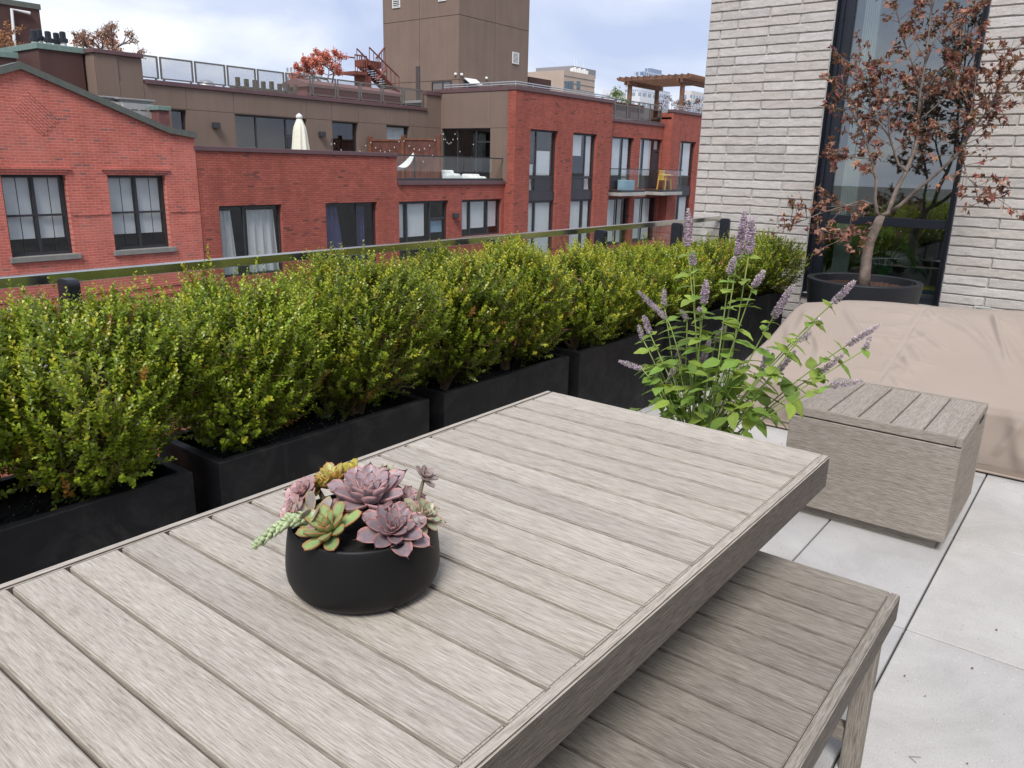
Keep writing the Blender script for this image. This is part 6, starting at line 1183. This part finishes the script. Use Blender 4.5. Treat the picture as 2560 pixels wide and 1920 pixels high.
# ------------------------------------------------------------------ far city
def far(name, label, Y, u0, u1, vtop, depth, mat, z0=-12.05):
    a, b_ = PXy(u0, vtop, Y), PXy(u1, vtop, Y); zt_ = PZy((u0+u1)/2, vtop, Y); t_ = thing(name, ((a+b_)/2, Y, -12), label, 'building'); MB().box(a, b_, Y, Y+depth, z0, zt_).build('wall', mat, t_); return t_, a, b_, zt_
def gridmat(name, wall, win, sx, sz, fx=.5, fz=.55, axis=0):
    m, t, b = newmat(name); b.inputs['Roughness'].default_value = .35; g_ = nd(t, 'ShaderNodeNewGeometry'); s_ = nd(t, 'ShaderNodeSeparateXYZ'); t.links.new(g_.outputs['Position'], s_.inputs[0]); ad = nd(t, 'ShaderNodeMath', operation='ADD'); t.links.new(s_.outputs[0], ad.inputs[0]); t.links.new(s_.outputs[1], ad.inputs[1]); fs = []
    for src, pit, fr in ((ad.outputs[0], sx, fx), (s_.outputs[2], sz, fz)):
        dv_ = nd(t, 'ShaderNodeMath', operation='DIVIDE'); t.links.new(src, dv_.inputs[0]); dv_.inputs[1].default_value = pit; fc = nd(t, 'ShaderNodeMath', operation='FRACT'); t.links.new(dv_.outputs[0], fc.inputs[0]); lt_ = nd(t, 'ShaderNodeMath', operation='LESS_THAN'); t.links.new(fc.outputs[0], lt_.inputs[0]); lt_.inputs[1].default_value = fr; fs.append(lt_.outputs[0])
    mm = nd(t, 'ShaderNodeMath', operation='MULTIPLY'); t.links.new(fs[0], mm.inputs[0]); t.links.new(fs[1], mm.inputs[1]); t.links.new(mixc(t, mm.outputs[0], wall, win), b.inputs['Base Color']); return m
m_beige = plain('beige_brick_far', (.46, .36, .29), .9, var=.08, scale=.2, coord='World'); m_gm = plain('grey_metal_far', (.24, .24, .25), .8)
t_, a, b_, zt_ = far('beige_office_building', 'far beige building with a grey rooftop plant box and antennas', 120, 1410, 1488, 182, 22, m_beige); w = b_-a
m_fw = plain('far_window', (.10, .14, .17), .2)
def fwin(u0, u1, v0, v1, Y, par, m_=None): MB().box(PXy(u0, v0, Y), PXy(u1, v0, Y), Y-.15, Y-.01, PZy((u0+u1)/2, v1, Y), PZy((u0+u1)/2, v0, Y)).build('window', m_ or m_fw, par)
for (u0, u1) in ((1412, 1420), (1421, 1426), (1427, 1433), (1442, 1450)): fwin(u0, u1, 203, 222, 120, t_)
m_fwg = plain('far_window_grey', (.22, .23, .25), .4)
for k in range(4): y_ = 121+5*k; MB().box(b_+.01, b_+.15, y_, y_+2.6, PZy(1500, 228, 120), PZy(1500, 200, 120)).build('window', m_fwg if k != 1 else m_fw, t_)
for k, v in enumerate((196, 212, 226)): MB().box(a-.05, b_+.05, 119.9, 119.99, PZy(1450, v, 120), PZy(1450, v-1, 120)).build('string_course', m_gm, t_)
MB().box(PXy(1431, 172, 124), PXy(1490, 172, 124), 124, 136, zt_, PZy(1460, 170, 124)).build('plant_box', m_gm, t_)
for k in range(7): x_ = PXy(1433+6*k, 186, 121); MB().box(x_, x_+.28*1, 121, 122, zt_, zt_+1.1+.3*(k % 2)).build('fan_unit', m_white, t_)
for u in (1437, 1442, 1459): p = onY(u, 150 if u < 1450 else 158, 128); MB().tube([(p[0], 128, PZy(1460, 172, 124)), (p[0], 128, p[2])], .12, 5).build('antenna', m_white, t_)
t2, a, b_, zt_ = far('blue_glass_tower', 'far blue glass tower with a stepped crown behind the pergola', 260, 1606, 1662, 183, 6, gridmat('blue_tower_grid', (.52, .56, .62), (.16, .24, .38), 3.0, 3.4, .62, .6))
MB().box(PXy(1619, 175, 264), PXy(1648, 175, 264), 262, 266, zt_-4, PZy(1630, 173, 264)).build('crown', gridmat('blue_crown', (.30, .36, .46), (.15, .20, .30), 2.2, 60, .5, 1.1), t2)
t3, a, b_, _ = far('white_tower', 'far white gridded tower seen between pergola posts', 200, 1584, 1676, 222, 5, gridmat('white_grid', (.60, .62, .66), (.17, .25, .37), 2.1, 2.6, .5, .55)); MB().box(PXy(1600, 236, 190), PXy(1650, 236, 190), 190, 199.9, -12, PZy(1620, 232, 190)).build('podium', gridmat('white_podium', (.66, .67, .68), (.30, .34, .38), 5, 4.2, .7, .4), t3)
far('low_white_building', 'far plain white building beside the beige one', 180, 1527, 1556, 226, 4, plain('far_white', (.62, .63, .65), .8)); far('pale_glass_building', 'far pale building with blue glass at the grey brick wall', 170, 1729, 1800, 234, 4, gridmat('pale_grid', (.62, .58, .54), (.22, .32, .45), 3.0, 3.0, .45, .5))
far('white_office_tower', 'far white office tower behind the red orange tree', 230, 736, 802, 172, 5, gridmat('office_grid', (.64, .66, .69), (.24, .29, .36), 2.0, 3.0, .5, .5))
far('low_grey_building', 'far low grey building on the skyline behind the roof terrace', 150, 1380, 1800, 262, 30, plain('far_grey', (.40, .40, .41), .9)); far('low_brown_building', 'far low brown building on the skyline beyond the mesh guard', 140, 300, 760, 218, 30, plain('far_brown', (.33, .29, .27), .9))
